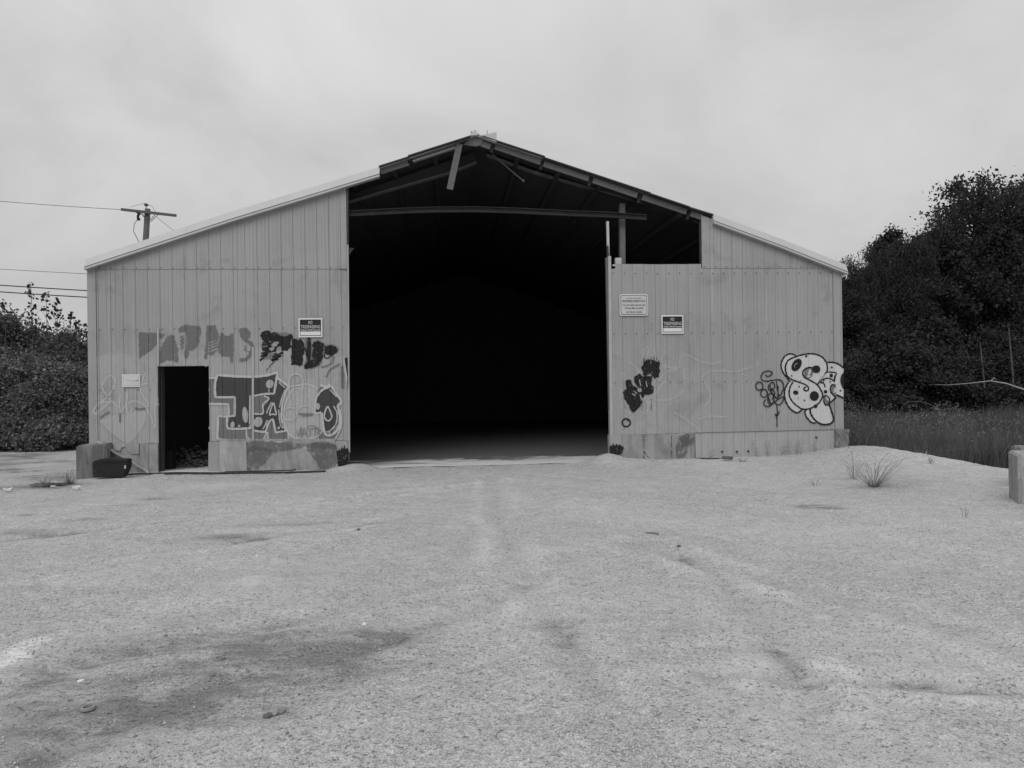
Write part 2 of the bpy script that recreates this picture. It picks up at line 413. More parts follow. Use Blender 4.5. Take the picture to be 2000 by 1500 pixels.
me.vertices.add(nx * ny); me.vertices.foreach_set('co', np.stack([XX, YY, ZZ], -1).astype(np.float32).ravel())
ii = np.arange((ny - 1) * (nx - 1)); r_, c_ = ii // (nx - 1), ii % (nx - 1); a_ = r_ * nx + c_
quads = np.stack([a_, a_ + 1, a_ + nx + 1, a_ + nx], -1).astype(np.int32)
me.loops.add(quads.size); me.loops.foreach_set('vertex_index', quads.ravel())
me.polygons.add(len(quads)); me.polygons.foreach_set('loop_start', np.arange(0, quads.size, 4, dtype=np.int32))
me.polygons.foreach_set('use_smooth', np.ones(len(quads), dtype=bool))
me.update(calc_edges=True)
damp = np.zeros_like(XX); light = np.zeros_like(XX)  # damp: wet soil, plus shrub shade painted in
def blot(arr, px, py, rpx, rpy, a, rot=0.0):
    p = G(px, py); qx = G(px + rpx, py); qy = G(px, py + rpy)
    rx = abs(qx.x - p.x) + 1e-6; ry = abs(qy.y - p.y) + 1e-6
    dx, dy = XX - p.x, YY - p.y
    c, s_ = math.cos(rot), math.sin(rot)
    arr += a * np.exp(-(((dx * c + dy * s_) / rx) ** 2 + ((-dx * s_ + dy * c) / ry) ** 2))
for t in [(420, 1300, 280, 80, .38), (150, 1430, 280, 130, .6), (700, 1275, 220, 60, .32), (330, 1225, 130, 40, .32), (420, 1390, 200, 60, .3), (520, 1260, 200, 50, .2), (620, 1340, 200, 60, .22), (100, 1310, 110, 60, .3),
          (760, 1250, 120, 40, .25), (450, 1050, 130, 10, .5), (560, 1022, 150, 6, .5), (480, 1042, 60, 6, .4), (60, 1040, 120, 10, .6), (160, 1018, 60, 5, .6),
          (300, 977, 40, 4, .45), (410, 968, 25, 3, .4), (50, 1006, 30, 4, .5), (250, 990, 60, 3, .4), (1590, 990, 55, 6, .75), (1640, 996, 40, 4, .35), (1080, 1230, 90, 30, .3), (1220, 1210, 120, 25, .3),
          (1330, 1235, 90, 20, .3), (1430, 1275, 60, 14, .35), (1560, 1310, 35, 90, .35), (1120, 1310, 50, 80, .2), (1760, 1330, 110, 10, .45), (1900, 1345, 130, 14, .4), (1930, 1230, 80, 20, .2), (1930, 1440, 130, 90, .38),
          (1120, 1027, 30, 4, .3), (1340, 1012, 50, 4, .25), (1190, 1007, 20, 4, .25), (1450, 1000, 80, 6, .2), (60, 950, 90, 8, .8), (30, 905, 90, 10, .35), (100, 930, 60, 8, .5), (1640, 935, 50, 5, .3),
          (1980, 990, 60, 10, .4), (380, 975, 200, 5, .15), (940, 1165, 60, 10, .2), (930, 1350, 60, 10, .3), (830, 1380, 120, 20, .2)]:
    blot(damp, *t)
for t in [(470, 1140, 80, 20, .5), (830, 1300, 70, 12, .35), (520, 1455, 60, 14, .4), (470, 947, 90, 5, .5), (300, 955, 160, 8, .3), (620, 940, 80, 6, .3),
          (1750, 993, 140, 3, .6), (1600, 958, 60, 3, .3), (1880, 1355, 90, 16, .4), (1640, 1400, 80, 30, .25), (1520, 1420, 60, 80, .2), (1000, 960, 200, 20, .25), (1300, 1280, 200, 30, .2), (1180, 1320, 40, 90, .2)]:
    blot(light, *t)
dd, _ = tdist(XX, YY, gpts((-60, 1330), (5, 1298), (45, 1268), (72, 1256))); light += 1.7 * (1 - sstep(.035, .15, dd + .06 * vnoise(XX, YY, .12, 31)))
for k_, (pts, wd_, dep) in enumerate(TRACKS):
    dd, al = tdist(XX, YY, pts); fade = np.clip(.95 + .5 * vnoise(XX, YY, 1.5, 23) + .5 * vnoise(XX, YY, .4, 24), 0, 1.3)
    light += .33 * fade * np.exp(-((dd - 1.9 * wd_) / (1.0 * wd_)) ** 2); damp += .24 * fade * np.exp(-(dd / (.85 * wd_)) ** 2) * (1 + .22 * np.sign(np.sin(al * 2 * math.pi / .16)))
damp += 0.9 * sstep(13.5, 16, YY + 14.7) * (1 - sstep(-8.6, -8.2, XX)) * np.clip(0.25 + 1.6 * vnoise(XX, YY * 2.2, 1.2, 18) + 1.0 * vnoise(XX, YY * 2, .35, 19), 0, 1)
damp += 0.5 * sstep(17.5, 20, YY + 14.7) * (1 - sstep(-8.2, -8.0, XX)) * (0.5 + vnoise(XX, YY, 1.4, 8) + vnoise(XX, YY, .4, 9))
damp += 1.0 * sstep(0.5, 1.6, XX - np.interp(YY, [c[0] for c in CREST], [c[1] for c in CREST]))
damp += 1.0 * sstep(20.5, 23, YY + 14.7) * (XX < -7.9)  # darker ground under the left shrubs: their shade put into the colour
for nm, arr in (('damp', damp), ('light', light)):
    at = me.attributes.new(nm, 'FLOAT', 'POINT'); at.data.foreach_set('value', np.clip(arr, 0, 1.6).astype(np.float32).ravel())
me.materials.append(ground_mat())
tag(link('ground', me), kind='structure')

# ------------------------------------------------------------------ the shed
SHED = empty('storage_shed', (W(920, 900).x, 0, 0), 'large open-fronted metal storage shed covered in graffiti with a broken gable', 'shed')
XL, XR = WX(173), WX(1645, py=700)
DEPTH = 18.0
EAVE_L, EAVE_R = W(170, 507).z, W(1655, 519).z
top_l = [W(168, 507), W(740, 327), W(930, 263.5)]
top_r = [W(930, 263.5), W(1390, 418), W(1651, 518)]
ROOFX = np.array([p.x for p in top_l + top_r[1:]]); ROOFZ = np.array([p.z for p in top_l + top_r[1:]])
def roofz(x): return float(np.interp(x, ROOFX, ROOFZ))
PITCH = 0.2293
PROF = [(0, 0), (.012, .009), (.026, .009), (.036, 0), (.038, -.0035), (.040, -.0035), (.042, 0), (.098, 0), (.104, .003), (.116, .003), (.122, 0), (.164, 0), (.170, .003), (.182, .003), (.188, 0)]
PX = np.array([p[0] for p in PROF] + [PITCH]); PH = np.array([p[1] for p in PROF] + [0.0])
XREF = {'l': WX(190), 'r': WX(1213)}
XTRIM = WX(1628) + .002
def prof(x, side, trim=False):
    h = np.interp((np.asarray(x) - XREF[side]) % PITCH, PX, PH)
    if trim: h = np.where((np.asarray(x) > XTRIM) | (np.asarray(x) < XREF['l']), .021, h)
    return h
def breaks(x0, x1, side):
    k0 = math.floor((x0 - XREF[side]) / PITCH) - 1; k1 = math.ceil((x1 - XREF[side]) / PITCH) + 1
    o = []
    for k in range(k0, k1 + 1):
        for p in PROF:
            x = XREF[side] + k * PITCH + p[0]
            if x0 + 1e-5 < x < x1 - 1e-5: o.append(x)
    for x in (XTRIM, XTRIM + .001, XREF['l'], XREF['l'] - .001):
        if x0 + 1e-5 < x < x1 - 1e-5: o.append(x)
    return o
SEAM = W(420, 526).z; SEAM_R = W(1500, 524).z
def zl(pts):            # polyline of photo pixels -> z as function of x on the wall plane
    q = [W(*p) for p in pts]; a = [p.x for p in q]; b = [p.z for p in q]
    return lambda x: float(np.interp(x, a, b))
BOT_L = zl([(173, 867), (308, 866), (408, 862), (690, 860)]); BOT_R = zl([(1190, 850), (1360, 845), (1660, 838)])
DOOR0, DOOR1 = WX(308), WX(408); DOORT = W(358, 715).z
def sheet(side, x0, x1, zb, zt, y_off=0.0, hole=None, tilt=0.0):
    b = [x0] + breaks(x0, x1, side) + [x1]
    if hole: b = sorted(set(b + [h for h in hole[:2] if x0 < h < x1]))
    mb = MB()
    for i in range(len(b) - 1):
        xa, xb = b[i], b[i + 1]
        if hole and xa >= hole[0] - 1e-6 and xb <= hole[1] + 1e-6: za, zbb = hole[2], hole[2]
        else: za, zbb = zb(xa), zb(xb)
        # evaluate just inside the strip so steps at the ends stay clean
        ya = -(float(prof(xa + 1e-6, side))) + y_off; yb = -(float(prof(xb - 1e-6, side))) + y_off
        mb.add([(xa, ya - tilt, za), (xb, yb - tilt, zbb), (xb, yb, zt(xb)), (xa, ya, zt(xa))], [(0, 1, 2, 3)])
    return mb
def tier(side, x0, x1, zb, zt, y_off, hole=None, tilts=()):
    x = x0; k = 0
    while x < x1 - 0.02:
        xe = min(x + 4 * PITCH, x1)
        if x1 - xe < 0.1: xe = x1
        sheet(side, x, xe, zb, zt, y_off - 0.0018 * (k % 2), hole if hole and x < hole[1] and xe > hole[0] else None, tilts[k] if k < len(tilts) else 0.0).build('siding_panel', M['siding'], SHED, fix=False)
        x = xe; k += 1
XLE = WX(678, py=600)
tier('l', XREF['l'], XLE, BOT_L, lambda x: SEAM - 0.0015, -0.004, (DOOR0, DOOR1, DOORT))
tier('l', XREF['l'], WX(677, py=450), lambda x: SEAM + 0.001, lambda x: roofz(x) - 0.10, -0.012, None, (0, 0, 0, 0, 0.0, 0.02))
XR0 = WX(1194, py=700)
TOPR = W(1290, 516).z
XM = WX(1372)
tier('r', XR0, XM, BOT_R, lambda x: (TOPR + 0.012 * float(vnoise(x, 0.3, 0.11, 5)) if x > WX(1206) else W(1198, 525).z), -0.004)
tier('r', XM, WX(1628), BOT_R, lambda x: SEAM_R - 0.0015, -0.004)
tier('r', WX(1370, py=470), WX(1628), lambda x: SEAM_R + 0.001, lambda x: roofz(x) - 0.10, -0.012)
# corner trims
mb = MB(); mb.prism([(XL, BOT_L(XL)), (XREF['l'] - .003, BOT_L(XL)), (XREF['l'] - .003, roofz(XREF['l']) - .1), (XL, roofz(XL) - .1)], -0.024, 0.05); mb.build('corner_trim', M['siding'], SHED)
mb = MB(); xq = WX(1628) + .004; mb.prism([(xq, BOT_R(xq)), (XR, BOT_R(XR)), (XR, roofz(XR) - .1), (xq, roofz(xq) - .1)], -0.024, 0.05); mb.build('corner_trim', M['siding'], SHED)
# pale batten strips on the wall
def vstrip(px0, py0, px1, py1, wpx, name='cover_strip', mat='trim', y=-0.03, th=0.012):
    p, q = W(px0, py0), W(px1, py1); hw = wpx / 2 * 0.0100
    MB().prism([(p.x - hw, p.z), (q.x - hw, q.z), (q.x + hw, q.z), (p.x + hw, p.z)], y, y + th).build(name, M[mat], SHED)
vstrip(309.5, 640, 309.5, 714, 3.2); vstrip(494.5, 678, 495, 860, 3.6)
# screws in rows
scr = MB()
for (side, x0, x1, zz) in (('l', XREF['l'], XLE, SEAM + .03), ('l', XREF['l'], XLE, W(400, 642).z), ('l', XREF['l'], WX(305), W(250, 762).z), ('r', XR0, WX(1628), SEAM_R - .10), ('r', XR0, WX(1628), W(1400, 650).z), ('r', XR0, WX(1628), W(1400, 745).z), ('r', WX(1372), WX(1628), SEAM_R + .03)):
    k = 0; x = x0 + 0.06
    while x < x1:
        z_ = zz + random.uniform(-.006, .006)
        s_ = 0.006
        scr.box(x - s_, x + s_, -0.024, -0.002, z_ - s_, z_ + s_)
        x += PITCH
tag(scr.build('screw_heads', M['steel_dark'], SHED), kind='stuff')

# inner lining, walls and roof (close the dark interior)
lin = MB()
p = lambda x, z: (x, z)
DT = DOORT + 0.01
XLI = WX(676) - 0.02
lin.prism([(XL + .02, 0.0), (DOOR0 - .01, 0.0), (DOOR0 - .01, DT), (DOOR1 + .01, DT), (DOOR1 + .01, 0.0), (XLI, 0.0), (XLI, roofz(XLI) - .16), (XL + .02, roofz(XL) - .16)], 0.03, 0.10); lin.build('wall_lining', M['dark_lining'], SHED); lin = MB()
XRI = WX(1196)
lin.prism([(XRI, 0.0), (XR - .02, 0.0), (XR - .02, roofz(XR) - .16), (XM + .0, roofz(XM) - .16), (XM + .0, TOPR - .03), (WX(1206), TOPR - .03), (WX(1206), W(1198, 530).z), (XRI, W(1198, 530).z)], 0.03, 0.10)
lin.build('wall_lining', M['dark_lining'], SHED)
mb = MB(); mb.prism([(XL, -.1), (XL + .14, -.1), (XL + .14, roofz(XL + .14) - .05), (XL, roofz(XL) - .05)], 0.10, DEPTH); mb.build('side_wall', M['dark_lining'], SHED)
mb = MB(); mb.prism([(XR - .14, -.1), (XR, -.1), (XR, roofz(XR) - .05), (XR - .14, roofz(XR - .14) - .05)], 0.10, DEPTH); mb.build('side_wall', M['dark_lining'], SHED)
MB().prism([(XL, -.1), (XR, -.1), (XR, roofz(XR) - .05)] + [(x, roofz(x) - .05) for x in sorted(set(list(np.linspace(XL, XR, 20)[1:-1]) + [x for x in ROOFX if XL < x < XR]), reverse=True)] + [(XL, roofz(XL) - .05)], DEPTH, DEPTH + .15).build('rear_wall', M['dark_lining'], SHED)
def slab(pts, y0, y1, t0, t1):
    poly = [(q.x, q.z - t0) for q in pts] + [(q.x, q.z - t1) for q in reversed(pts)]
    return poly
for pts in (top_l, top_r):
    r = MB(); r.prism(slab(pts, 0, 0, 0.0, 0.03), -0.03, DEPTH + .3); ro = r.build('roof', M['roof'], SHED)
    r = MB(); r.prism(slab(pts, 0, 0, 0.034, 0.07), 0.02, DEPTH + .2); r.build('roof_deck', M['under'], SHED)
# purlins under the deck, seen from below near the gable
for k in range(1, 9):
    for (a, b_) in ((W(930, 263.5), W(180, 500)), (W(930, 263.5), W(1640, 512))):
        q = a.lerp(b_, k / 9.0)
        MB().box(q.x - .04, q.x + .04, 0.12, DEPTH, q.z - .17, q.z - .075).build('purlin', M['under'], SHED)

# rake trims
def rake(pts):
    mb = MB()
    sec = [(0.0, 0.005), (-.035, 0.005), (-.125, -.150), (-.125, -.158), (-.098, -.162), (-.098, -.172), (-.13, -.175), (-.13, -.212), (0.0, -.212)]
    path = [(Vector((q.x, 0, q.z)), Vector((0, 1, 0)), Vector((0, 0, 1))) for q in pts]
    mb.sweep(sec, path); return mb
rake([W(170, 507), W(452, 415), W(742, 327)]).build('rake_trim', M['white_trim'], SHED)
rake([W(1390, 418), W(1520, 466), W(1650, 517.5)]).build('rake_trim', M['white_trim'], SHED)
# exposed roof edge: overlapping sheet ends and rim boards between the purlins
for (a, b_, y) in (((740, 326), (800, 307), -.05), ((797, 305.5), (918, 267), -.08), ((942, 267), (1064, 307), -.07), ((1060, 308), (1270, 378), -.05), ((1266, 378), (1346, 405), -.06), ((1342, 405), (1392, 420), -.045)):
    MB().bar(W(a[0], a[1], y), W(b_[0], b_[1], y), 0.022, 0.10).build('roof_sheet_edge', M['edge'], SHED)
for (a, b_) in (((743, 333), (797, 316)), ((806, 311), (893, 283)), ((936, 277), (958, 285)), ((967, 284), (1056, 315)), ((1062, 318), (1150, 347)), ((1158, 350), (1245, 380)), ((1254, 383), (1341, 412)), ((1349, 415), (1372, 423))):
    MB().bar(W(a[0], a[1] + 2, .02), W(b_[0], b_[1] + 2, .02), 0.115, 0.035).build('rim_board', M['rim'], SHED)
for (x_, y_) in ((801, 318), (962, 289), (1058, 322), (1152, 354), (1248, 387), (1344, 419)):
    a = W(x_ + 2, y_ - 7, .1); b_ = W(x_ - 3, y_ + 10, .1)
    MB().bar(a, b_, 0.05, 0.10).build('purlin_clip', M['steel_dark'], SHED)
MB().bar(W(806, 315, 0.0), W(890, 288, 0.0), 0.02, 0.03).build('trim_rod', M['trim'], SHED)
# rafters: web and flange
def rafter(pt, pb, mat_w, y=0.62):
    poly = [(q.x, q.z) for q in pt] + [(q.x, q.z) for q in reversed(pb)]
    MB().prism(poly, y, y + .03).build('rafter_web', M[mat_w], SHED)
    for q0, q1 in zip(pb[:-1], pb[1:]):
        MB().bar((q0.x, y - .0, q0.z), (q1.x, y - .0, q1.z), 0.022, 0.16).build('rafter_flange', M['rim'], SHED)
Y = 0.62
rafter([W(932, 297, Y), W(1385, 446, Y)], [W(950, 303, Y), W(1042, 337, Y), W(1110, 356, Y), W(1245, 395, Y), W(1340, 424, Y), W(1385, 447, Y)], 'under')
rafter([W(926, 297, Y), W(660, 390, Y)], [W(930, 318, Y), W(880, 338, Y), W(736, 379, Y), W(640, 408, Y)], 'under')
MB().tube([W(958, 297, .3), W(985, 322, .3), W(1006, 340, .3), W(1021, 352, .3)], 0.012).build('sag_rod', M['rim'], SHED)
tag(MB().box(*[v for v in (W(1022, 352, .3).x - .02, W(1022, 352, .3).x + .02, .28, .32, W(1022, 353, .3).z - .02, W(1022, 353, .3).z + .02)]).build('rod_bracket', M['rim'], SHED))
# ridge: torn cap
ra = W(922, 262, -.06)
mb = MB()
a, b_, c, d = W(938, 264.5, -.1), W(970, 258, -.12), W(970, 277, -.12), W(944, 269, -.1)
mb.add([a, b_, c, d] + [v + Vector((0, .5, 0)) for v in (a, b_, c, d)], [(0, 1, 2, 3), (7, 6, 5, 4), (0, 4, 5, 1), (1, 5, 6, 2), (2, 6, 7, 3), (3, 7, 4, 0)])
mb.build('ridge_cap', M['white_trim'], SHED)
mb = MB()
pts = [(917, 268), (922, 262), (919, 259), (924, 260), (926, 256), (929, 257), (933, 262), (936, 265), (930, 267)]
mb.prism([(W(*q).x, W(*q).z) for q in pts], -0.10, 0.0); mb.build('torn_flashing', M['roof'], SHED)
MB().prism([(W(*q).x, W(*q).z) for q in ((917, 270), (924, 265), (938, 264), (945, 271), (940, 283), (930, 286), (905, 283))], -.015, .03).build('ridge_block', M['rim'], SHED)
MB().tube([W(951, 262, -.1), W(952, 254.5, -.1)], 0.006).build('bent_nail', M['steel_dark'], SHED)

for q in (((1040, 334.5), (1047, 334), (1058, 338.5), (1056, 341), (1047, 339)),):
    MB().prism([(W(*v, .35).x, W(*v, .35).z) for v in q], .35, .37).build('torn_scrap', M['rim'], SHED)
# door header, columns, jambs
hp = [(678, 419), (720, 416.5), (790, 413), (850, 411), (930, 410.5), (1010, 413), (1100, 417.5), (1190, 421), (1262, 426)]
mb = MB(); path = [(W(q[0], q[1], .16), Vector((0, 1, 0)), Vector((0, 0, 1))) for q in hp]
mb.sweep([(-.03, -.042), (.03, -.042), (.03, .042), (-.03, .042)], path); mb.build('header_beam', M['steel_dark'], SHED)
mb = MB(); path = [(W(q[0], q[1] - 5.2, .14), Vector((0, 1, 0)), Vector((0, 0, 1))) for q in hp]
mb.sweep([(-.07, -.005), (.07, -.005), (.07, .005), (-.07, .005)], path); mb.build('header_flange', M['steel_dark'], SHED)
def post(x0, x1, ptop, pbot, y0, y1, name, mat):
    a = W(ptop[0], ptop[1], y0); b_ = W(pbot[0], pbot[1], y0); hw = (W(x1, 700, y0).x - W(x0, 700, y0).x) / 2
    mb = MB()
    vs = [(q.x + s_ * hw, y, q.z) for q in (b_, a) for y in (y0, y1) for s_ in (-1, 1)]
    mb.add(vs, [(0, 2, 3, 1), (4, 5, 7, 6), (0, 1, 5, 4), (2, 6, 7, 3), (0, 4, 6, 2), (1, 3, 7, 5)])
    return mb.build(name, M[mat], SHED)
post(1212.5, 1222.5, (1216, 397), (1219, 880), 0.32, 0.46, 'column', 'timber')
post(1185, 1189.5, (1187, 432), (1188.5, 500), 0.04, 0.10, 'door_edge_strip', 'steel_pale')
post(1184.5, 1188.5, (1186.5, 480), (1187.5, 500), 0.0, 0.03, 'door_edge_bracket', 'steel_dark')
post(1188.5, 1194, (1190.8, 500), (1195, 888), -0.03, 0.12, 'door_jamb', 'trim')
post(1183.5, 1189, (1186, 503), (1192, 800), 0.02, 0.10, 'door_jamb', 'timber')
post(1189.5, 1213, (1202, 850), (1203, 890), -0.035, 0.15, 'jamb_base', 'siding')
mb = MB()
a = W(1202, 503.5, .05); b_ = W(1214, 515, .05); mb.box(a.x, b_.x, .05, .16, b_.z - .01, a.z); a = W(1196, 514, .03); b_ = W(1207, 520, .03); mb.box(a.x, b_.x, .0, .05, b_.z, a.z - .03)
mb.build('track_bracket', M['steel_pale'], SHED)
post(678.5, 681.2, (679, 478), (682, 884), -0.02, 0.05, 'door_jamb', 'trim')
post(674, 679, (677, 365), (677, 890), 0.02, 0.16, 'jamb_timber', 'timber')
post(656, 680, (667, 861), (669, 900), -0.028, 0.12, 'jamb_base', 'siding')
mb = MB(); mb.prism([(W(*q, .02).x, W(*q, .02).z) for q in ((680, 484), (692, 485), (686, 492), (682, 499), (679, 497))], .0, .05); mb.build('torn_bracket', M['steel_dark'], SHED)
# bent door edge flange low on the left
mb = MB(); mb.prism([(W(*q).x, W(*q).z) for q in ((670, 699), (673.5, 699), (679.5, 738), (677, 760), (675.5, 738))], -.06, -.035); mb.build('bent_flange', M['trim'], SHED)
mb = MB(); mb.prism([(W(*q).x, W(*q).z) for q in ((674, 700), (678.5, 698), (679.5, 736), (678, 736))], -.034, -.02); mb.build('gap_shade', M['char'], SHED)  # dark strip painted in for the shade in the gap beside the flange
# small doorway reveal
post(308, 311, (309.5, 716), (310, 922), 0.02, 0.2, 'door_frame', 'steel_dark')
post(312, 316.5, (314, 716), (314.5, 921), 0.10, 0.24, 'door_frame', 'dark_lining')
post(291, 308, (299.5, 867), (300, 925), -0.03, 0.12, 'door_post', 'siding')
post(407.5, 430, (418.5, 863), (418, 922), -0.03, 0.12, 'door_post', 'siding')

# foundation
def fprism(pts, y0, y1, name, mat, par=SHED):
    return MB().prism([(W(*q).x, W(*q).z) for q in pts], y0, y1).build(name, M[mat], par)
fprism(((430, 857), (655, 857), (662, 925), (430, 930)), -0.045, 0.35, 'foundation_wall', 'concrete')
fprism(((1213, 845), (1357, 842), (1357, 915), (1213, 915)), 0.0, 0.35, 'foundation_wall', 'concrete')
fprism(((1357, 842), (1630, 836), (1630, 915), (1357, 915)), 0.10, 0.35, 'foundation_wall', 'concrete_dark')
fprism(((188, 862), (292, 862), (292, 932), (188, 934)), 0.0, 0.35, 'foundation_wall', 'concrete')
mb = sheet('r', WX(1356), WX(1629), lambda x: zl([(1350, 894), (1420, 895), (1520, 893), (1630, 886)])(x), lambda x: BOT_R(x) - 0.006, 0.012)
mb.build('skirt_panel', M['skirt'], SHED, fix=False)
for (x_, y_) in ((1410, 882), (1439, 882), (1461, 881), (1594, 854)):
    q = W(x_, y_); MB().tube([(q.x, -.035, q.z), (q.x, 0.02, q.z)], 0.018, 8).build('bolt', M['steel_dark'], SHED)
def blocky(x0, x1, y0, y1, z0, z1, amp, seg, seed, name, mat, parent=None, rot=None):
    bm = bmesh.new(); bmesh.ops.create_cube(bm, size=1.0)
    bmesh.ops.subdivide_edges(bm, edges=bm.edges[:], cuts=seg, use_grid_fill=True)
    r = random.Random(seed)
    for v in bm.verts:
        q = v.co.copy()
        v.co = Vector(((q.x + .5) * (x1 - x0) + x0, (q.y + .5) * (y1 - y0) + y0, (q.z + .5) * (z1 - z0) + z0))
        v.co += Vector((r.uniform(-1, 1), r.uniform(-1, 1), r.uniform(-1, 1))) * amp
    bmesh.ops.recalc_face_normals(bm, faces=bm.faces)
    if rot is not None:
        c = Vector(((x0 + x1) / 2, (y0 + y1) / 2, 0)); bmesh.ops.rotate(bm, verts=bm.verts, cent=c, matrix=Matrix.Rotation(rot, 3, 'Z'))
    me = bpy.data.meshes.new(name); bm.to_mesh(me); bm.free(); me.materials.append(M[mat])
    return link(name, me, parent)
blocky(WX(1628), WX(1652), -.09, .4, -0.1, W(1640, 838).z, 0.022, 7, 5, 'corner_pier', 'rough_concrete', SHED)
# pieces of old skim and plywood left of the small door
fprism(((208, 866), (245, 866.5), (246, 872), (238, 874), (236, 880), (225, 880), (214, 873)), -0.022, 0.01, 'skim_patch', 'concrete_pale')
fprism(((243, 866.5), (272, 866.5), (272, 887), (258, 886), (249, 880)), -0.024, 0.01, 'skim_patch', 'siding')
fprism(((273.5, 867), (291, 867), (291, 922), (273.5, 912)), -0.014, 0.02, 'plywood_strip', 'concrete')
fprism(((431, 862), (482, 862), (484, 919), (431, 920)), -0.056, 0.0, 'skim_patch', 'concrete_pale')

# wing block at the left corner
xa, xb = WX(147, -.4), WX(200, -.4)
mb = MB(); za, zb_ = W(150, 871, -.4).z, W(195, 865, -.2).z
vs = [(xa, -.44, -.12), (xb, -.30, -.12), (xb, .28, -.12), (xa, .32, -.12), (xa, -.44, za), (xb, -.30, zb_ - .02), (xb, .28, zb_), (xa, .32, za + .02)]
mb.add(vs, [(0, 3, 2, 1), (4, 5, 6, 7), (0, 1, 5, 4), (1, 2, 6, 5), (2, 3, 7, 6), (3, 0, 4, 7)])
wb = mb.build('wing_block', M['concrete_dark'], SHED)
bm = bmesh.new(); bm.from_mesh(wb.data); bmesh.ops.bevel(bm, geom=bm.edges[:], offset=.025, segments=2, affect='EDGES'); bm.to_mesh(wb.data); bm.free()

# floor inside
n_ = 40
vs = []; fs = []
fx = np.linspace(XL + .14, XR - .14, n_); fy = np.concatenate([[-0.02], np.linspace(.12, 3, 22), np.linspace(3.6, DEPTH, 16)])
for y in fy:
    for x in fx:
        vs.append((x, y if y > 0 else y - 0.06 - .12 * float(vnoise(x, 1.1, .6, 4)), 0.012 + 0.02 * float(vnoise(x, y, .9, 3))))
for j in range(len(fy) - 1):
    for i in range(n_ - 1): fs.append((j * n_ + i, j * n_ + i + 1, (j + 1) * n_ + i + 1, (j + 1) * n_ + i))
tag(MB().add(vs, fs).build('floor', M['floor'], None, smooth=True, fix=False), kind='structure')

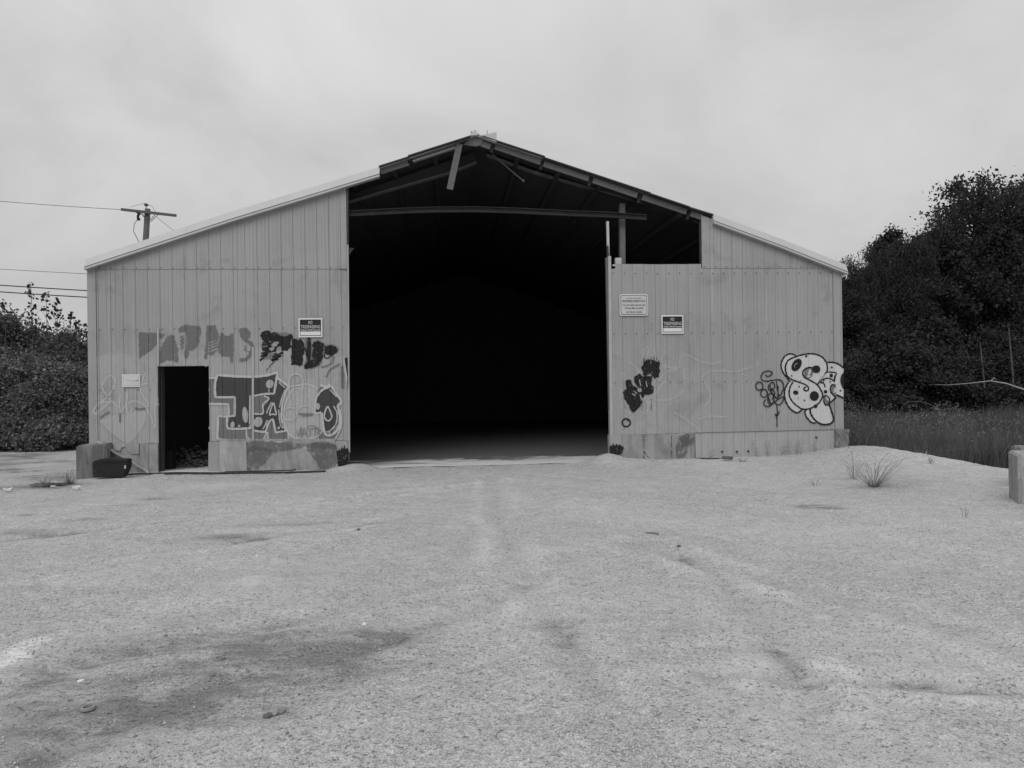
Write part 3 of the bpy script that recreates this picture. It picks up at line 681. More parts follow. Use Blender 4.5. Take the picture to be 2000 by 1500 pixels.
# ------------------------------------------------------------------ graffiti (paint lying on the sheets, following every rib)
def crom(pts, n=6, closed=False):
    P = [Vector((p[0], p[1])) for p in pts]
    if len(P) < 3: return P
    o = []; k = len(P)
    rng_ = range(k if closed else k - 1)
    for i in rng_:
        p0 = P[(i - 1) % k] if closed or i > 0 else P[0] * 2 - P[1]
        p1 = P[i]; p2 = P[(i + 1) % k]
        p3 = P[(i + 2) % k] if closed or i + 2 < k else P[-1] * 2 - P[-2]
        for j in range(n):
            t = j / n
            o.append(0.5 * ((2 * p1) + (p2 - p0) * t + (2 * p0 - 5 * p1 + 4 * p2 - p3) * t * t + (3 * p1 - p0 - 3 * p2 + p3) * t ** 3))
    if not closed: o.append(P[-1])
    return o
class Paint:
    def __init__(s, ox, oy, sc, side, y0=-0.004, follow=True):
        s.ox, s.oy, s.sc, s.side, s.y0, s.follow = ox, oy, sc, side, y0, follow
        s.mb = MB(); s.mats = []; s.k = 0
    def mi(s, m_):
        if m_ not in s.mats: s.mats.append(m_)
        return s.mats.index(m_)
    def px(s, p): q = W(s.ox + p[0] / s.sc, s.oy + p[1] / s.sc); return (q.x, q.z)
    def emit(s, verts, faces, al, mat):
        bm = bmesh.new(); lay = bm.verts.layers.float.new('c')
        bv = []
        for v, a in zip(verts, al):
            x = bm.verts.new((v[0], 0, v[1])); x[lay] = a; bv.append(x)
        for f in faces:
            try: bm.faces.new([bv[i] for i in f])
            except ValueError: pass
        if s.follow:
            x0 = min(v[0] for v in verts); x1 = max(v[0] for v in verts)
            for bx in breaks(x0, x1, s.side):
                bmesh.ops.bisect_plane(bm, geom=bm.verts[:] + bm.edges[:] + bm.faces[:], plane_co=(bx, 0, 0), plane_no=(1, 0, 0), dist=1e-5)
        s.k += 1
        off = s.y0 - 0.0035 - 0.00035 * s.k
        bm.verts.index_update()
        vs = []; a = []
        for v in bm.verts:
            d = float(prof(v.co.x, s.side, True)) if s.follow else 0.0
            vs.append((v.co.x, off - d, v.co.z)); a.append(v[lay])
        s.mb.add(vs, [tuple(x.index for x in f.verts) for f in bm.faces], s.mi(mat), a)
        bm.free()
    def fill(s, pts, mat, smooth=True, rag=0.0, cov=1.0):
        P = crom(pts, 5, True) if smooth else [Vector(p) for p in pts]
        if rag:
            Q = []
            for i, p in enumerate(P):
                q = P[(i + 1) % len(P)]; Q.append(p)
                d = (q - p); n = max(1, int(d.length / (rag * 1.5)))
                for k in range(1, n): Q.append(p.lerp(q, k / n))
            P = [q + Vector((random.uniform(-1, 1), random.uniform(-1, 1))) * rag * 0.55 for q in Q]
        V = [s.px(p) for p in P]
        tri = tessellate_polygon([[Vector((v[0], v[1], 0)) for v in V]])
        F = [tuple(t) for t in tri]; A = [cov] * len(V)
        fe = {'p_roll': .045, 'p_black': .035, 'p_buff': .10, 'p_stain': .09, 'p_grey': .02, 'p_mid': .015}.get(mat, .008)
        n = len(V); area = sum(V[i][0] * V[(i + 1) % n][1] - V[(i + 1) % n][0] * V[i][1] for i in range(n)); sg = 1 if area > 0 else -1
        O = []
        for i in range(n):
            a, b = V[i - 2 if n > 12 else i - 1], V[(i + (2 if n > 12 else 1)) % n]; t = Vector((b[0] - a[0], b[1] - a[1])); t = t.normalized() if t.length > 1e-7 else Vector((1, 0))
            O.append((V[i][0] + t.y * sg * fe * .55, V[i][1] - t.x * sg * fe * .55))
        V = V + O; A = A + [0.0] * n
        F += [(i, (i + 1) % n, n + (i + 1) % n, n + i) for i in range(n)]
        s.emit(V, F, A, mat)
    def ell(s, cx, cy, rx, ry, mat, rot=0.0, n=22, rag=0.0, cov=1.0):
        c, q = math.cos(rot), math.sin(rot)
        s.fill([(cx + rx * math.cos(t) * c - ry * math.sin(t) * q, cy + rx * math.cos(t) * q + ry * math.sin(t) * c) for t in [2 * math.pi * i / n for i in range(n)]], mat, False, rag, cov)
    def line(s, pts, wd, mat, closed=False, feather=0.45, n=6, cov=1.0, smooth=True, taper=False):
        P = crom(pts, n, closed) if smooth else [Vector(p) for p in pts]
        if not smooth and not closed:        # densify straight pieces a little
            Q = [];
            for a, b in zip(P[:-1], P[1:]): Q += [a, a.lerp(b, .5)]
            P = Q + [P[-1]]
        k = len(P); V = []; A = []; F = []
        for i, p in enumerate(P):
            a = P[(i - 1) % k] if closed or i > 0 else p; b = P[(i + 1) % k] if closed or i < k - 1 else p
            t = (b - a); t = t.normalized() if t.length > 1e-6 else Vector((1, 0)); nn = Vector((-t.y, t.x))
            ww = wd * (1 + 0.14 * math.sin(i * 1.7 + len(pts)) + random.uniform(-.06, .06)) / 2
            if taper: ww *= 1 - 0.6 * i / k
            for e, al in ((-1 - feather, 0), (-1 + feather * .6, 1), (1 - feather * .6, 1), (1 + feather, 0)):
                V.append(s.px(p + nn * ww * e)); A.append(al * cov)
        for i in range(k if closed else k - 1):
            j = (i + 1) % k
            for r in range(3): F.append((i * 4 + r, i * 4 + r + 1, j * 4 + r + 1, j * 4 + r))
        s.emit(V, F, A, mat)
    def poly(s, pts, wd, mat, **kw): s.line(pts, wd, mat, smooth=False, **kw)
    def build(s, label, parent=SHED, name='graffiti'):
        o = s.mb.build(name, [M[x] for x in s.mats], parent, fix=False, attr=True); o['label'] = label; return o

# buffed, repainted areas
P = Paint(0, 0, 1, 'l', -0.0045)
P.fill([(192, 702), (215, 694), (240, 690), (262, 700), (283, 694), (300, 690), (305, 700), (305, 864), (192, 865)], 'p_buff', False, 4, .95)
P.fill([(412, 702), (440, 692), (470, 690), (500, 676), (530, 680), (560, 668), (590, 672), (620, 690), (650, 692), (674, 696), (674, 728), (662, 760), (660, 858), (412, 860)], 'p_buff', False, 5, .95)
P.fill([(314, 694), (330, 688), (365, 696), (385, 690), (405, 694), (406, 712), (314, 712)], 'p_buff', False, 3, .95)
P.build('paler repainted patches around the doorway', name='repainted_patch')
# big outlined letters
P = Paint(400, 700, 6.897, 'l', -0.0075)
for q in ([(65, 270), (140, 270), (150, 510), (405, 522), (405, 748), (325, 772), (318, 618), (65, 608)], [(185, 785), (300, 785), (310, 935), (565, 945), (575, 1090), (300, 1100), (180, 1080)],
          [(575, 945), (815, 985), (790, 1098), (600, 1098)], [(665, 505), (795, 488), (868, 540), (790, 605), (782, 735), (665, 742)], [(895, 845), (925, 850), (955, 1000), (1115, 975), (1125, 1098), (855, 1098), (835, 990)],
          [(1130, 380), (1200, 370), (1180, 420), (1145, 440)], [(1590, 960), (1680, 1030), (1820, 890), (1835, 960), (1770, 1085), (1540, 1098), (1550, 1040)], [(1560, 375), (1610, 375), (1590, 410), (1525, 460)]):
    P.fill(q, 'p_mid', False)
P.fill([(1150, 420), (1280, 362), (1380, 345), (1520, 410), (1495, 520), (1490, 735), (1570, 745), (1600, 960), (1500, 1075), (1300, 1098), (1170, 1040), (1100, 930), (1055, 760), (1085, 570)], 'p_grey')
DK = 'p_dark'
P.fill([(172, 236), (400, 250), (632, 256), (628, 490), (612, 510), (604, 880), (585, 930), (330, 932), (310, 905), (310, 788), (410, 772), (412, 518), (165, 514), (148, 480), (158, 320)], DK, False)
P.fill([(664, 254), (820, 238), (960, 205), (928, 466), (800, 478), (664, 500)], DK, False)
P.fill([(664, 758), (790, 755), (820, 780), (880, 835), (820, 968), (664, 958)], DK, False)
P.fill([(985, 292), (1120, 395), (1060, 520), (1025, 650), (1018, 790), (1060, 900), (1090, 965), (962, 985), (935, 832), (895, 830), (830, 968), (795, 900), (800, 640), (850, 590), (880, 540), (815, 515), (812, 488), (932, 488)], DK, False)
P.fill([(1690, 392), (1760, 470), (1818, 562), (1782, 622), (1808, 720), (1790, 880), (1710, 985), (1640, 1000), (1600, 900), (1575, 730), (1497, 725), (1500, 560), (1560, 450)], DK, False)
WL = 'p_line_white'
for (q, wd) in (([(65, 265), (145, 262)], 24), ([(172, 222), (400, 240), (640, 246), (800, 234), (988, 190)], 28), ([(985, 195), (960, 320), (938, 470)], 26), ([(938, 474), (800, 480), (665, 505)], 22),
                ([(168, 225), (142, 350), (145, 490), (175, 522), (408, 522)], 27), ([(408, 518), (408, 750), (385, 772), (310, 782)], 24), ([(308, 785), (302, 900), (330, 942), (480, 948), (625, 935)], 26),
                ([(65, 612), (322, 615)], 24), ([(322, 615), (318, 775), (182, 775)], 22), ([(185, 775), (175, 1050), (205, 1086), (320, 1102)], 26), ([(565, 945), (572, 1060), (620, 1096)], 22),
                ([(665, 972), (815, 986), (852, 890), (895, 832), (925, 838), (958, 1000)], 24), ([(955, 998), (1112, 970)], 22), ([(1125, 975), (1132, 1096)], 18), ([(985, 268), (1060, 320), (1132, 382)], 30),
                ([(1125, 385), (1065, 540), (1040, 690), (1040, 820), (1085, 940), (1118, 975)], 26), ([(665, 744), (785, 742), (788, 622), (866, 542), (800, 505)], 18), ([(832, 990), (815, 1050), (790, 1096)], 17), ([(850, 990), (856, 1096)], 17),
                ([(1132, 390), (1205, 372), (1290, 360), (1360, 345), (1450, 368), (1525, 412)], 20), ([(1185, 425), (1105, 570), (1065, 740), (1090, 900), (1150, 1030), (1270, 1094)], 20), ([(1180, 425), (1250, 400), (1320, 430)], 14),
                ([(1560, 362), (1630, 380), (1700, 366), (1770, 470), (1832, 555), (1838, 610), (1790, 632)], 26), ([(1690, 378), (1580, 430), (1510, 520), (1490, 620), (1490, 735), (1575, 728)], 24),
                ([(1580, 735), (1598, 900), (1625, 1015), (1700, 1035), (1780, 970), (1825, 870), (1808, 700), (1790, 632)], 26), ([(1830, 700), (1842, 900), (1760, 1088)], 18), ([(1600, 960), (1500, 1060), (1380, 1092)], 16)):
    P.line(q, wd, WL, n=5)
P.line([(930, 600), (955, 690), (965, 755), (915, 748), (880, 762), (892, 690)], 16, WL, True)
P.line([(1655, 650), (1700, 730), (1712, 790), (1680, 838), (1635, 825), (1612, 765)], 18, WL, True)
for q in ([(1085, 420), (1040, 540), (1010, 660)], [(1000, 690), (1020, 880), (1060, 940)], [(905, 590), (850, 700), (840, 740)], [(850, 830), (790, 950)], [(1000, 320), (1090, 400)], [(1740, 640), (1785, 740), (1770, 880), (1690, 975), (1640, 990)], [(1690, 420), (1780, 520)], [(615, 500), (608, 880)]):
    P.line(q, 17, 'p_soft', n=5)
for t in ((550, 760, 34, 105, 'p_grey', -.1), (380, 890, 25, 35, 'p_grey', .2), (470, 910, 12, 12, 'p_grey'), (880, 345, 46, 55, 'p_grey', .3), (725, 855, 52, 66, 'p_grey', .25), (1527, 645, 25, 42, 'p_grey'), (870, 432, 8, 14, 'p_grey'), (1000, 935, 14, 16, 'p_grey')): P.ell(*t)
GH = 'p_soft'
P.line([(1170, 640), (1150, 520), (1140, 380), (1148, 260), (1195, 215), (1275, 218), (1325, 290), (1322, 450), (1320, 620)], 17, GH)
P.line([(1080, 700), (1150, 665), (1225, 690), (1240, 770), (1190, 830), (1100, 820), (1070, 760)], 17, GH, True); P.line([(1260, 690), (1330, 640), (1420, 650), (1460, 700), (1440, 745), (1290, 775)], 17, GH)
P.fill([(1275, 735), (1350, 742), (1450, 740), (1440, 765), (1300, 768)], 'p_mid')
for q in ([(1240, 970), (1270, 1040), (1300, 920), (1305, 1060)], [(1312, 1050), (1342, 940), (1382, 1052)], [(1322, 1010), (1372, 1008)], [(1455, 950), (1405, 962), (1432, 1000), (1400, 1042)], [(1440, 942), (1540, 930)], [(1492, 940), (1482, 1040)], [(1520, 1035), (1530, 962), (1572, 972), (1532, 1000), (1584, 1032)], [(1370, 942), (1425, 905), (1500, 918), (1532, 965)]):
    P.line(q, 9, 'p_mid', n=4)
P.build('large dark letters with pale outlines right of the small doorway')
P = Paint(400, 700, 6.897, 'l', -0.048, False)
P.line([(930, 1122), (1130, 1132), (1250, 1182), (1400, 1210), (1500, 1172), (1592, 1112)], 18, 'p_soft'); P.build('pale curved spray line running onto the concrete base')
# brushed grey capitals
P0_ = Paint(400, 600, 4.166, 'l', -0.0065)
for q in ([(470, 240), (560, 230), (700, 240)], [(460, 320), (560, 310), (690, 300)], [(460, 400), (540, 400), (640, 370)], [(720, 280), (760, 300), (750, 460)], [(840, 260), (850, 380), (830, 490)], [(890, 300), (950, 310), (930, 440), (850, 490)], [(980, 340), (1040, 330), (1080, 360)]): P0_.line(q, 46, 'p_over', feather=.9)
P0_.build('soft black overspray around the scribble left of the opening', name='overspray')
P = Paint(180, 620, 6.25, 'l', -0.0075)
PR = 'p_roll'
for q in ([(578, 185), (720, 190), (885, 205), (850, 255), (790, 235), (780, 340), (740, 380), (650, 440), (590, 490), (578, 480)], [(960, 220), (1000, 235), (1040, 370), (1055, 545), (1020, 550), (1000, 520), (900, 525), (825, 560), (825, 400), (860, 330), (920, 240)],
          [(1065, 190), (1060, 130), (1150, 95), (1310, 110), (1330, 140), (1320, 200), (1290, 330), (1230, 400), (1185, 400), (1170, 480), (1145, 510), (1130, 450), (1155, 390), (1150, 170), (1090, 180)],
          [(1405, 100), (1500, 105), (1530, 160), (1540, 270), (1420, 290), (1405, 510), (1375, 500), (1395, 280)], [(1575, 190), (1610, 190), (1620, 230), (1690, 230), (1690, 205), (1720, 205), (1720, 545), (1690, 540), (1685, 470), (1600, 470), (1555, 440), (1545, 380), (1560, 230)],
          [(1800, 145), (1880, 130), (1930, 190), (1925, 250), (1890, 260), (1850, 240), (1810, 230)]):
    P.fill(q, PR, False, 12)
P.line([(1830, 220), (1870, 270), (1940, 320), (1960, 380), (1930, 450), (1880, 510), (1800, 520)], 46, PR)
P.line([(1850, 340), (1880, 370), (1860, 400), (1920, 420)], 14, PR)
for q in ([(1120, 225), (1080, 245), (1125, 265), (1080, 290), (1125, 310), (1080, 335), (1120, 360), (1075, 385)], [(1425, 330), (1530, 290)], [(1425, 365), (1535, 320)], [(1425, 400), (1535, 355)], [(1425, 440), (1535, 400)], [(1430, 455), (1500, 430)]):
    P.line(q, 16, PR)
P.build('faded grey brushed capital letters above the small doorway')
# black scribbles
P = Paint(400, 600, 4.166, 'l', -0.0075)
PB = 'p_black'
P.ell(502, 235, 46, 44, PB, rag=7)
P.fill([(530, 215), (575, 205), (612, 235), (650, 245), (712, 218), (716, 250), (690, 290), (692, 335), (640, 350), (620, 320), (580, 280), (540, 290)], PB, False, 7)
for q in ([(470, 290), (560, 262), (640, 262)], [(468, 310), (570, 285), (690, 275)], [(466, 335), (540, 325), (520, 300)], [(470, 350), (560, 345), (600, 310), (690, 310)], [(460, 375), (520, 365), (600, 350), (680, 345)], [(455, 400), (510, 380), (480, 410), (450, 435)], [(560, 385), (640, 370)], [(550, 405), (620, 395), (545, 432), (600, 420)], [(500, 260), (520, 330), (490, 380)], [(700, 330), (690, 290)]):
    P.line(q, 17, PB)
for q in ([(560, 295), (600, 285), (585, 310), (550, 315)], [(530, 335), (560, 330), (545, 350)], [(590, 355), (620, 350), (600, 372)]): P.fill(q, 'p_buff')
P.fill([(710, 270), (735, 255), (758, 275), (775, 253), (802, 290), (812, 330), (798, 400), (795, 470), (772, 478), (740, 465), (705, 470)], PB, False, 8)
P.fill([(838, 248), (860, 248), (866, 310), (858, 420), (845, 480), (815, 502), (812, 478), (838, 440), (836, 330)], PB, False, 6)
P.fill([(872, 310), (890, 285), (920, 275), (960, 295), (985, 312), (962, 345), (955, 410), (930, 460), (880, 490), (815, 502), (840, 470), (866, 440), (885, 345)], PB, False, 8)
P.fill([(975, 345), (990, 320), (1030, 310), (1065, 325), (1086, 355), (1065, 375), (1030, 392), (990, 385)], PB, False, 6)
P.line([(982, 360), (974, 400), (995, 415), (1030, 395), (1060, 372)], 10, PB); P.line([(820, 330), (835, 400), (850, 340)], 12, PB)
P.line([(572, 438), (535, 475), (500, 515)], 9, PB, taper=True); P.line([(1050, 400), (1040, 440), (1010, 470), (945, 490)], 12, 'p_mid', cov=.8); P.line([(1100, 460), (1020, 510), (988, 570)], 12, 'p_mid', cov=.9)
P.line([(1115, 480), (1120, 600), (1122, 660)], 20, 'p_mid', cov=.8)
for (a, b_) in ((470, 25), (525, 30), (712, 40), (752, 22), (860, 35), (905, 25)): P.line([(a, 440 + b_ * .4), (a + 1, 440 + b_ * 1.5)], 3, PB, cov=.7)
P.build('black scribbled-over lettering below the sign left of the opening')
# heart and thin white tag
P = Paint(180, 620, 6.25, 'l', -0.0085)
P.fill([(105, 1280), (180, 1240), (330, 1180), (430, 1195), (540, 1150), (640, 1150), (662, 1200), (620, 1330), (540, 1450), (440, 1538), (385, 1538), (350, 1500), (200, 1390)], 'p_grey')
P.line([(110, 1290), (200, 1385), (350, 1500), (410, 1535)], 5, 'p_mid')
for q in ([(90, 1165), (60, 1175), (25, 1150), (80, 1060), (190, 970), (270, 850), (285, 760), (230, 710), (160, 760), (130, 850), (190, 970), (270, 1040), (310, 1100), (300, 1170)], [(80, 1160), (170, 1080), (240, 1030), (300, 1075)], [(80, 1050), (150, 1030), (250, 1030)],
          [(350, 950), (338, 1040), (355, 1160), (390, 1110), (425, 1030), (435, 890)], [(425, 1010), (425, 1100), (445, 1180), (500, 1100)], [(660, 670), (612, 790), (606, 920), (680, 1030), (690, 1090)], [(600, 830), (690, 800)],
          [(440, 1050), (530, 1020), (640, 1075), (720, 1200), (766, 1360)], [(766, 1360), (775, 1250), (768, 1120), (788, 1040)]):
    P.line(q, 17, 'p_soft')
for q in ([(525, 1105), (580, 1120), (655, 1108)], [(100, 1225), (160, 1185), (215, 1150)], [(345, 1170), (345, 1285)]): P.line(q, 24, 'p_mid', cov=.75)
P.build('pale heart shape and thin white tag left of the small doorway')
# right: black smears, circle, ghost lines
P = Paint(1160, 480, 3.409, 'r', -0.0055)
for q in ([(318, 760), (345, 680), (362, 690), (350, 750)], [(395, 690), (412, 730), (412, 770)], [(440, 765), (472, 705)], [(182, 940), (176, 1010), (190, 1080), (245, 1122)], [(310, 1110), (350, 1115), (362, 1060), (330, 1010)], [(365, 1040), (395, 1080), (392, 1110)],
          [(225, 775), (280, 810), (300, 850)], [(178, 850), (205, 860), (185, 885)], [(450, 800), (560, 815), (570, 755), (620, 728), (700, 768), (780, 785), (850, 775)], [(480, 900), (430, 950), (400, 1020), (470, 1030), (560, 1000), (600, 960)], [(560, 820), (470, 850), (430, 900)],
          [(600, 820), (606, 950)], [(885, 832), (760, 840), (720, 890), (770, 970), (765, 1030), (735, 1075)], [(530, 1110), (600, 1150), (712, 1242)], [(690, 1160), (760, 1140), (885, 1140)], [(890, 840), (960, 835), (1060, 800)]):
    P.line(q, 15, 'p_ghost', feather=.7)
for q in ([(315, 810), (350, 755), (400, 765), (438, 775), (430, 870), (400, 880), (370, 850), (330, 862)], [(270, 870), (300, 850), (330, 870), (385, 868), (380, 920), (396, 940), (385, 985), (340, 990), (325, 1012), (300, 960), (290, 930), (268, 905)], [(210, 898), (240, 895), (250, 925), (290, 948), (318, 1040), (305, 1065), (270, 1105), (245, 1100), (235, 1060), (205, 1030), (194, 980), (215, 950)]):
    P.fill(q, 'p_black', False, 9)
for x_ in (330, 348, 362, 380, 398, 415, 430): P.line([(x_, 780), (x_ + 1, 780 - random.uniform(20, 45))], 6, 'p_black', cov=.8, taper=True)
for x_ in (205, 240, 258, 300, 318, 380): P.line([(x_, 1020), (x_ + 1, 1090 + random.uniform(0, 30))], 4, 'p_black', cov=.8, taper=True)
for q in ([(262, 965), (285, 985)], [(255, 985), (275, 1000)], [(300, 890), (310, 930)], [(345, 900), (352, 940)]): P.line(q, 8, 'p_buff')
P.ell(300, 960, 8, 6, 'p_buff')
P.line([(213 + 27 * math.cos(t), 1177 + 26 * math.sin(t)) for t in [2 * math.pi * i / 12 for i in range(12)]], 8, 'p_line', True); P.line([(218, 1165), (235, 1158)], 5, 'p_line')
P.build('black smears and faint white ghost lines below the signs right of the opening')
# right: white spotted bulbous piece with black outline
P = Paint(1440, 660, 7.5, 'r', -0.0055)
WF = 'p_white'; LN = 'p_line'
for q in ([(300, 420), (310, 330), (380, 285), (480, 280), (600, 300)], [(600, 590), (660, 550), (700, 570)], [(0, 520), (100, 545), (200, 550), (250, 520)], [(260, 500), (285, 380), (300, 340)], [(640, 1180), (700, 1260), (850, 1290), (1000, 1280)]): P.line(q, 16, 'p_ghost', feather=.7)
for q in ([(705, 480), (700, 400), (740, 330), (850, 280), (1000, 240), (1130, 240), (1230, 280), (1300, 370), (1315, 460), (1280, 520), (1200, 610), (1160, 680), (1120, 760), (1000, 720), (920, 660), (820, 625), (760, 590)],
          [(640, 420), (645, 350), (690, 265), (770, 235), (850, 265), (740, 330), (700, 400), (705, 480), (760, 580), (815, 635), (740, 620), (670, 510)],
          [(790, 620), (920, 655), (1010, 700), (1080, 640), (1160, 680), (1220, 760), (1240, 840), (1200, 930), (1120, 1000), (1000, 1040), (900, 1020), (800, 930), (760, 850), (755, 760), (780, 680)],
          [(740, 660), (690, 760), (690, 860), (720, 960), (780, 1040), (860, 1090), (910, 1080), (940, 1030), (860, 1000), (790, 920), (755, 830), (760, 740), (805, 640)],
          [(1305, 360), (1400, 362), (1480, 392), (1542, 440), (1542, 880), (1440, 835), (1425, 700), (1410, 610), (1430, 520), (1290, 512), (1315, 450)],
          [(1160, 690), (1200, 630), (1280, 560), (1285, 505), (1430, 515), (1412, 630), (1425, 690), (1360, 740), (1370, 800), (1425, 870), (1360, 940), (1345, 900), (1300, 975), (1240, 980), (1180, 990), (1240, 860), (1220, 760)],
          [(1080, 1030), (1180, 985), (1260, 970), (1330, 980), (1370, 1080), (1402, 1190), (1370, 1250), (1270, 1265), (1190, 1250), (1110, 1180), (1065, 1090)],
          [(985, 1085), (1000, 1050), (1060, 1040), (1065, 1090), (1110, 1180), (1145, 1245), (1080, 1235), (1010, 1150)]):
    P.fill(q, WF, False)
P.ell(1040, 515, 62, 82, 'p_mid', .3); P.ell(1052, 500, 18, 40, WF, .3); P.ell(1040, 560, 22, 18, WF)
P.ell(1395, 755, 42, 68, 'p_mid', .1); P.ell(1420, 765, 14, 40, WF, .2); P.ell(1300, 910, 45, 62, 'p_mid', -.1); P.ell(1320, 880, 20, 40, WF, -.3)
for (q, wd) in (([(715, 540), (698, 460), (705, 390), (745, 325), (850, 275), (1000, 237), (1130, 237), (1235, 280), (1300, 365), (1316, 450), (1300, 505)], 19), ([(850, 255), (775, 233), (700, 262), (648, 340), (638, 420), (668, 510), (720, 580), (770, 640)], 18), ([(715, 540), (760, 590), (820, 622), (920, 655), (1000, 690), (1038, 735), (1020, 772), (980, 768), (970, 735), (1000, 720)], 19),
                ([(1105, 440), (1040, 433), (975, 468), (952, 520), (985, 580), (1080, 632), (1160, 682), (1220, 765), (1243, 850), (1195, 945), (1105, 1015), (990, 1045), (900, 1018), (800, 930), (757, 835), (765, 730), (810, 640)], 19), ([(745, 650), (700, 730), (687, 830), (710, 945), (775, 1040), (855, 1092), (910, 1078), (945, 1030)], 19),
                ([(1310, 358), (1400, 360), (1480, 392), (1542, 442)], 20), ([(1435, 832), (1480, 850), (1542, 882)], 20), ([(1275, 525), (1310, 500), (1432, 512), (1420, 570), (1408, 640)], 16), ([(1165, 685), (1205, 635), (1290, 592), (1370, 605), (1410, 635)], 17), ([(1225, 640), (1270, 680), (1278, 725)], 16), ([(1190, 640), (1240, 660), (1270, 610)], 12),
                ([(1425, 690), (1375, 690), (1352, 760), (1385, 820), (1425, 870), (1380, 925), (1335, 960)], 17), ([(1260, 900), (1265, 850), (1310, 850), (1345, 905), (1330, 970), (1290, 985), (1262, 940), (1260, 900)], 16), ([(1335, 975), (1375, 1080), (1402, 1185), (1372, 1245), (1290, 1268), (1200, 1252), (1120, 1190), (1070, 1110), (1060, 1045)], 22), ([(1005, 1048), (985, 1090), (1010, 1160), (1080, 1235), (1140, 1245)], 18)):
    P.line(q, wd, LN)
P.ell(862, 395, 62, 98, LN, .55); P.line([(835, 435), (830, 400), (870, 370)], 5, WF)
P.ell(1148, 458, 60, 54, LN); P.ell(848, 800, 37, 29, LN, .2); P.ell(1120, 850, 64, 70, LN); P.ell(1285, 787, 25, 23, LN); P.ell(1367, 551, 26, 25, LN); P.ell(1138, 1000, 26, 26, LN)
for (x_, y_, r__) in ((1002, 268, 14), (790, 555, 10), (1376, 430, 13), (1350, 642, 11), (1495, 772, 11), (975, 912, 10), (898, 712, 9), (880, 880, 6)): P.ell(x_, y_, r__, r__, LN, n=12)
P.fill([(1542, 520), (1505, 560), (1495, 620), (1510, 690), (1542, 735)], LN)
for q in ([(400, 535), (430, 562), (480, 550), (502, 515), (480, 490), (430, 485), (370, 510), (340, 570), (360, 620), (420, 632), (540, 615), (620, 615), (660, 660), (668, 740), (635, 820), (605, 855)], [(565, 630), (578, 740), (600, 850)], [(470, 760), (520, 830), (582, 882), (588, 700)], [(400, 900), (380, 960), (410, 1000), (480, 990), (525, 930), (490, 970), (440, 850)],
          [(530, 945), (600, 980), (655, 930), (672, 862), (600, 890), (530, 945)], [(565, 980), (578, 1060), (570, 1150), (572, 1300)], [(548, 1110), (570, 1150), (608, 1072)], [(455, 680), (450, 750), (520, 770), (540, 820), (500, 900)]):
    P.line(q, 14, LN)
for (cx, cy, rx, ry) in ((315, 705, 52, 58), (383, 810, 48, 58), (505, 700, 35, 48), (482, 890, 46, 80)): P.line([(cx + rx * math.cos(t), cy + ry * math.sin(t)) for t in [2 * math.pi * i / 12 for i in range(12)]], 14, LN, True)
P.build('white bulbous spotted figure with black outlines and a looped black tag at the right corner')
# charred bases of the two jambs
P = Paint(0, 0, 1, 'l', -0.03, False)
P.fill([(656, 884), (659, 880), (661, 884), (663, 876), (665, 882), (668, 873), (670, 880), (673, 870), (675, 878), (678, 874), (681, 880), (681, 900), (670, 905), (660, 906), (657, 898)], 'p_black', False, .8); P.build('charred foot of the left jamb', name='burn_mark')
P = Paint(0, 0, 1, 'r', -0.037, False)
P.fill([(1190, 874), (1192, 868), (1194, 872), (1197, 866), (1200, 871), (1203, 866), (1206, 871), (1210, 868), (1213, 872), (1217, 872), (1214, 884), (1209, 889), (1194, 889), (1190, 882)], 'p_black', False, .8); P.build('charred foot of the right jamb', name='burn_mark')
P = Paint(0, 0, 1, 'r', -0.001, False)
for q in ([(1332, 853), (1345, 850), (1350, 858), (1342, 868), (1338, 890), (1322, 892), (1322, 870)], [(1326, 852), (1354, 850), (1352, 866), (1332, 872)]): P.fill(q, 'p_stain', True, 2, 1.0)
P.build('dark damp smear on the concrete base right of the opening', name='damp_stain')
for k_, q in enumerate(([(1257, 852), (1258, 870), (1257, 895)], [(1257, 880), (1264, 890), (1273, 900)], [(1312, 850), (1311, 870), (1312, 893)])):
    P = Paint(0, 0, 1, 'r', -0.0015 - .001 * k_, False); P.line(q, 1.3, 'p_black', cov=.8, feather=.2); P.build('thin dark crack in the concrete base right of the opening', name='crack')
P = Paint(0, 0, 1, 'l', -0.050, False)
for q in ([(484, 863), (520, 863), (600, 866), (652, 868), (652, 876), (600, 872), (540, 882), (510, 876), (484, 884)], [(484, 880), (500, 872), (530, 882), (515, 905), (500, 915), (484, 914)], [(600, 868), (652, 868), (656, 910), (630, 914), (612, 890)]): P.fill(q, 'p_stain', True, 3, 1.0)
P.build('dark damp smear on the concrete base under the large letters', name='damp_stain')

# ------------------------------------------------------------------ signs
def text(mb, s, x, z, h, y, wmax, mi, bold=0.0):
    cu = bpy.data.curves.new('t', 'FONT'); cu.body = s; cu.size = 1.0; cu.align_x = 'CENTER'; cu.offset = bold; cu.fill_mode = 'FRONT'; cu.resolution_u = 2
    o = bpy.data.objects.new('t', cu); COL.objects.link(o)
    dg = bpy.context.evaluated_depsgraph_get(); dg.update(); oe = o.evaluated_get(dg); me = oe.to_mesh()
    v = np.array([q.co[:] for q in me.vertices]); fs = [tuple(p.vertices) for p in me.polygons]
    w_ = v[:, 0].max() - v[:, 0].min(); hh = 0.729
    cxm = (v[:, 0].max() + v[:, 0].min()) / 2
    mb.add([((q[0] - cxm) * wmax / w_ + x, y, z + q[1] * h / hh) for q in v], fs, mi)
    oe.to_mesh_clear(); COL.objects.unlink(o); bpy.data.objects.remove(o); bpy.data.curves.remove(cu)
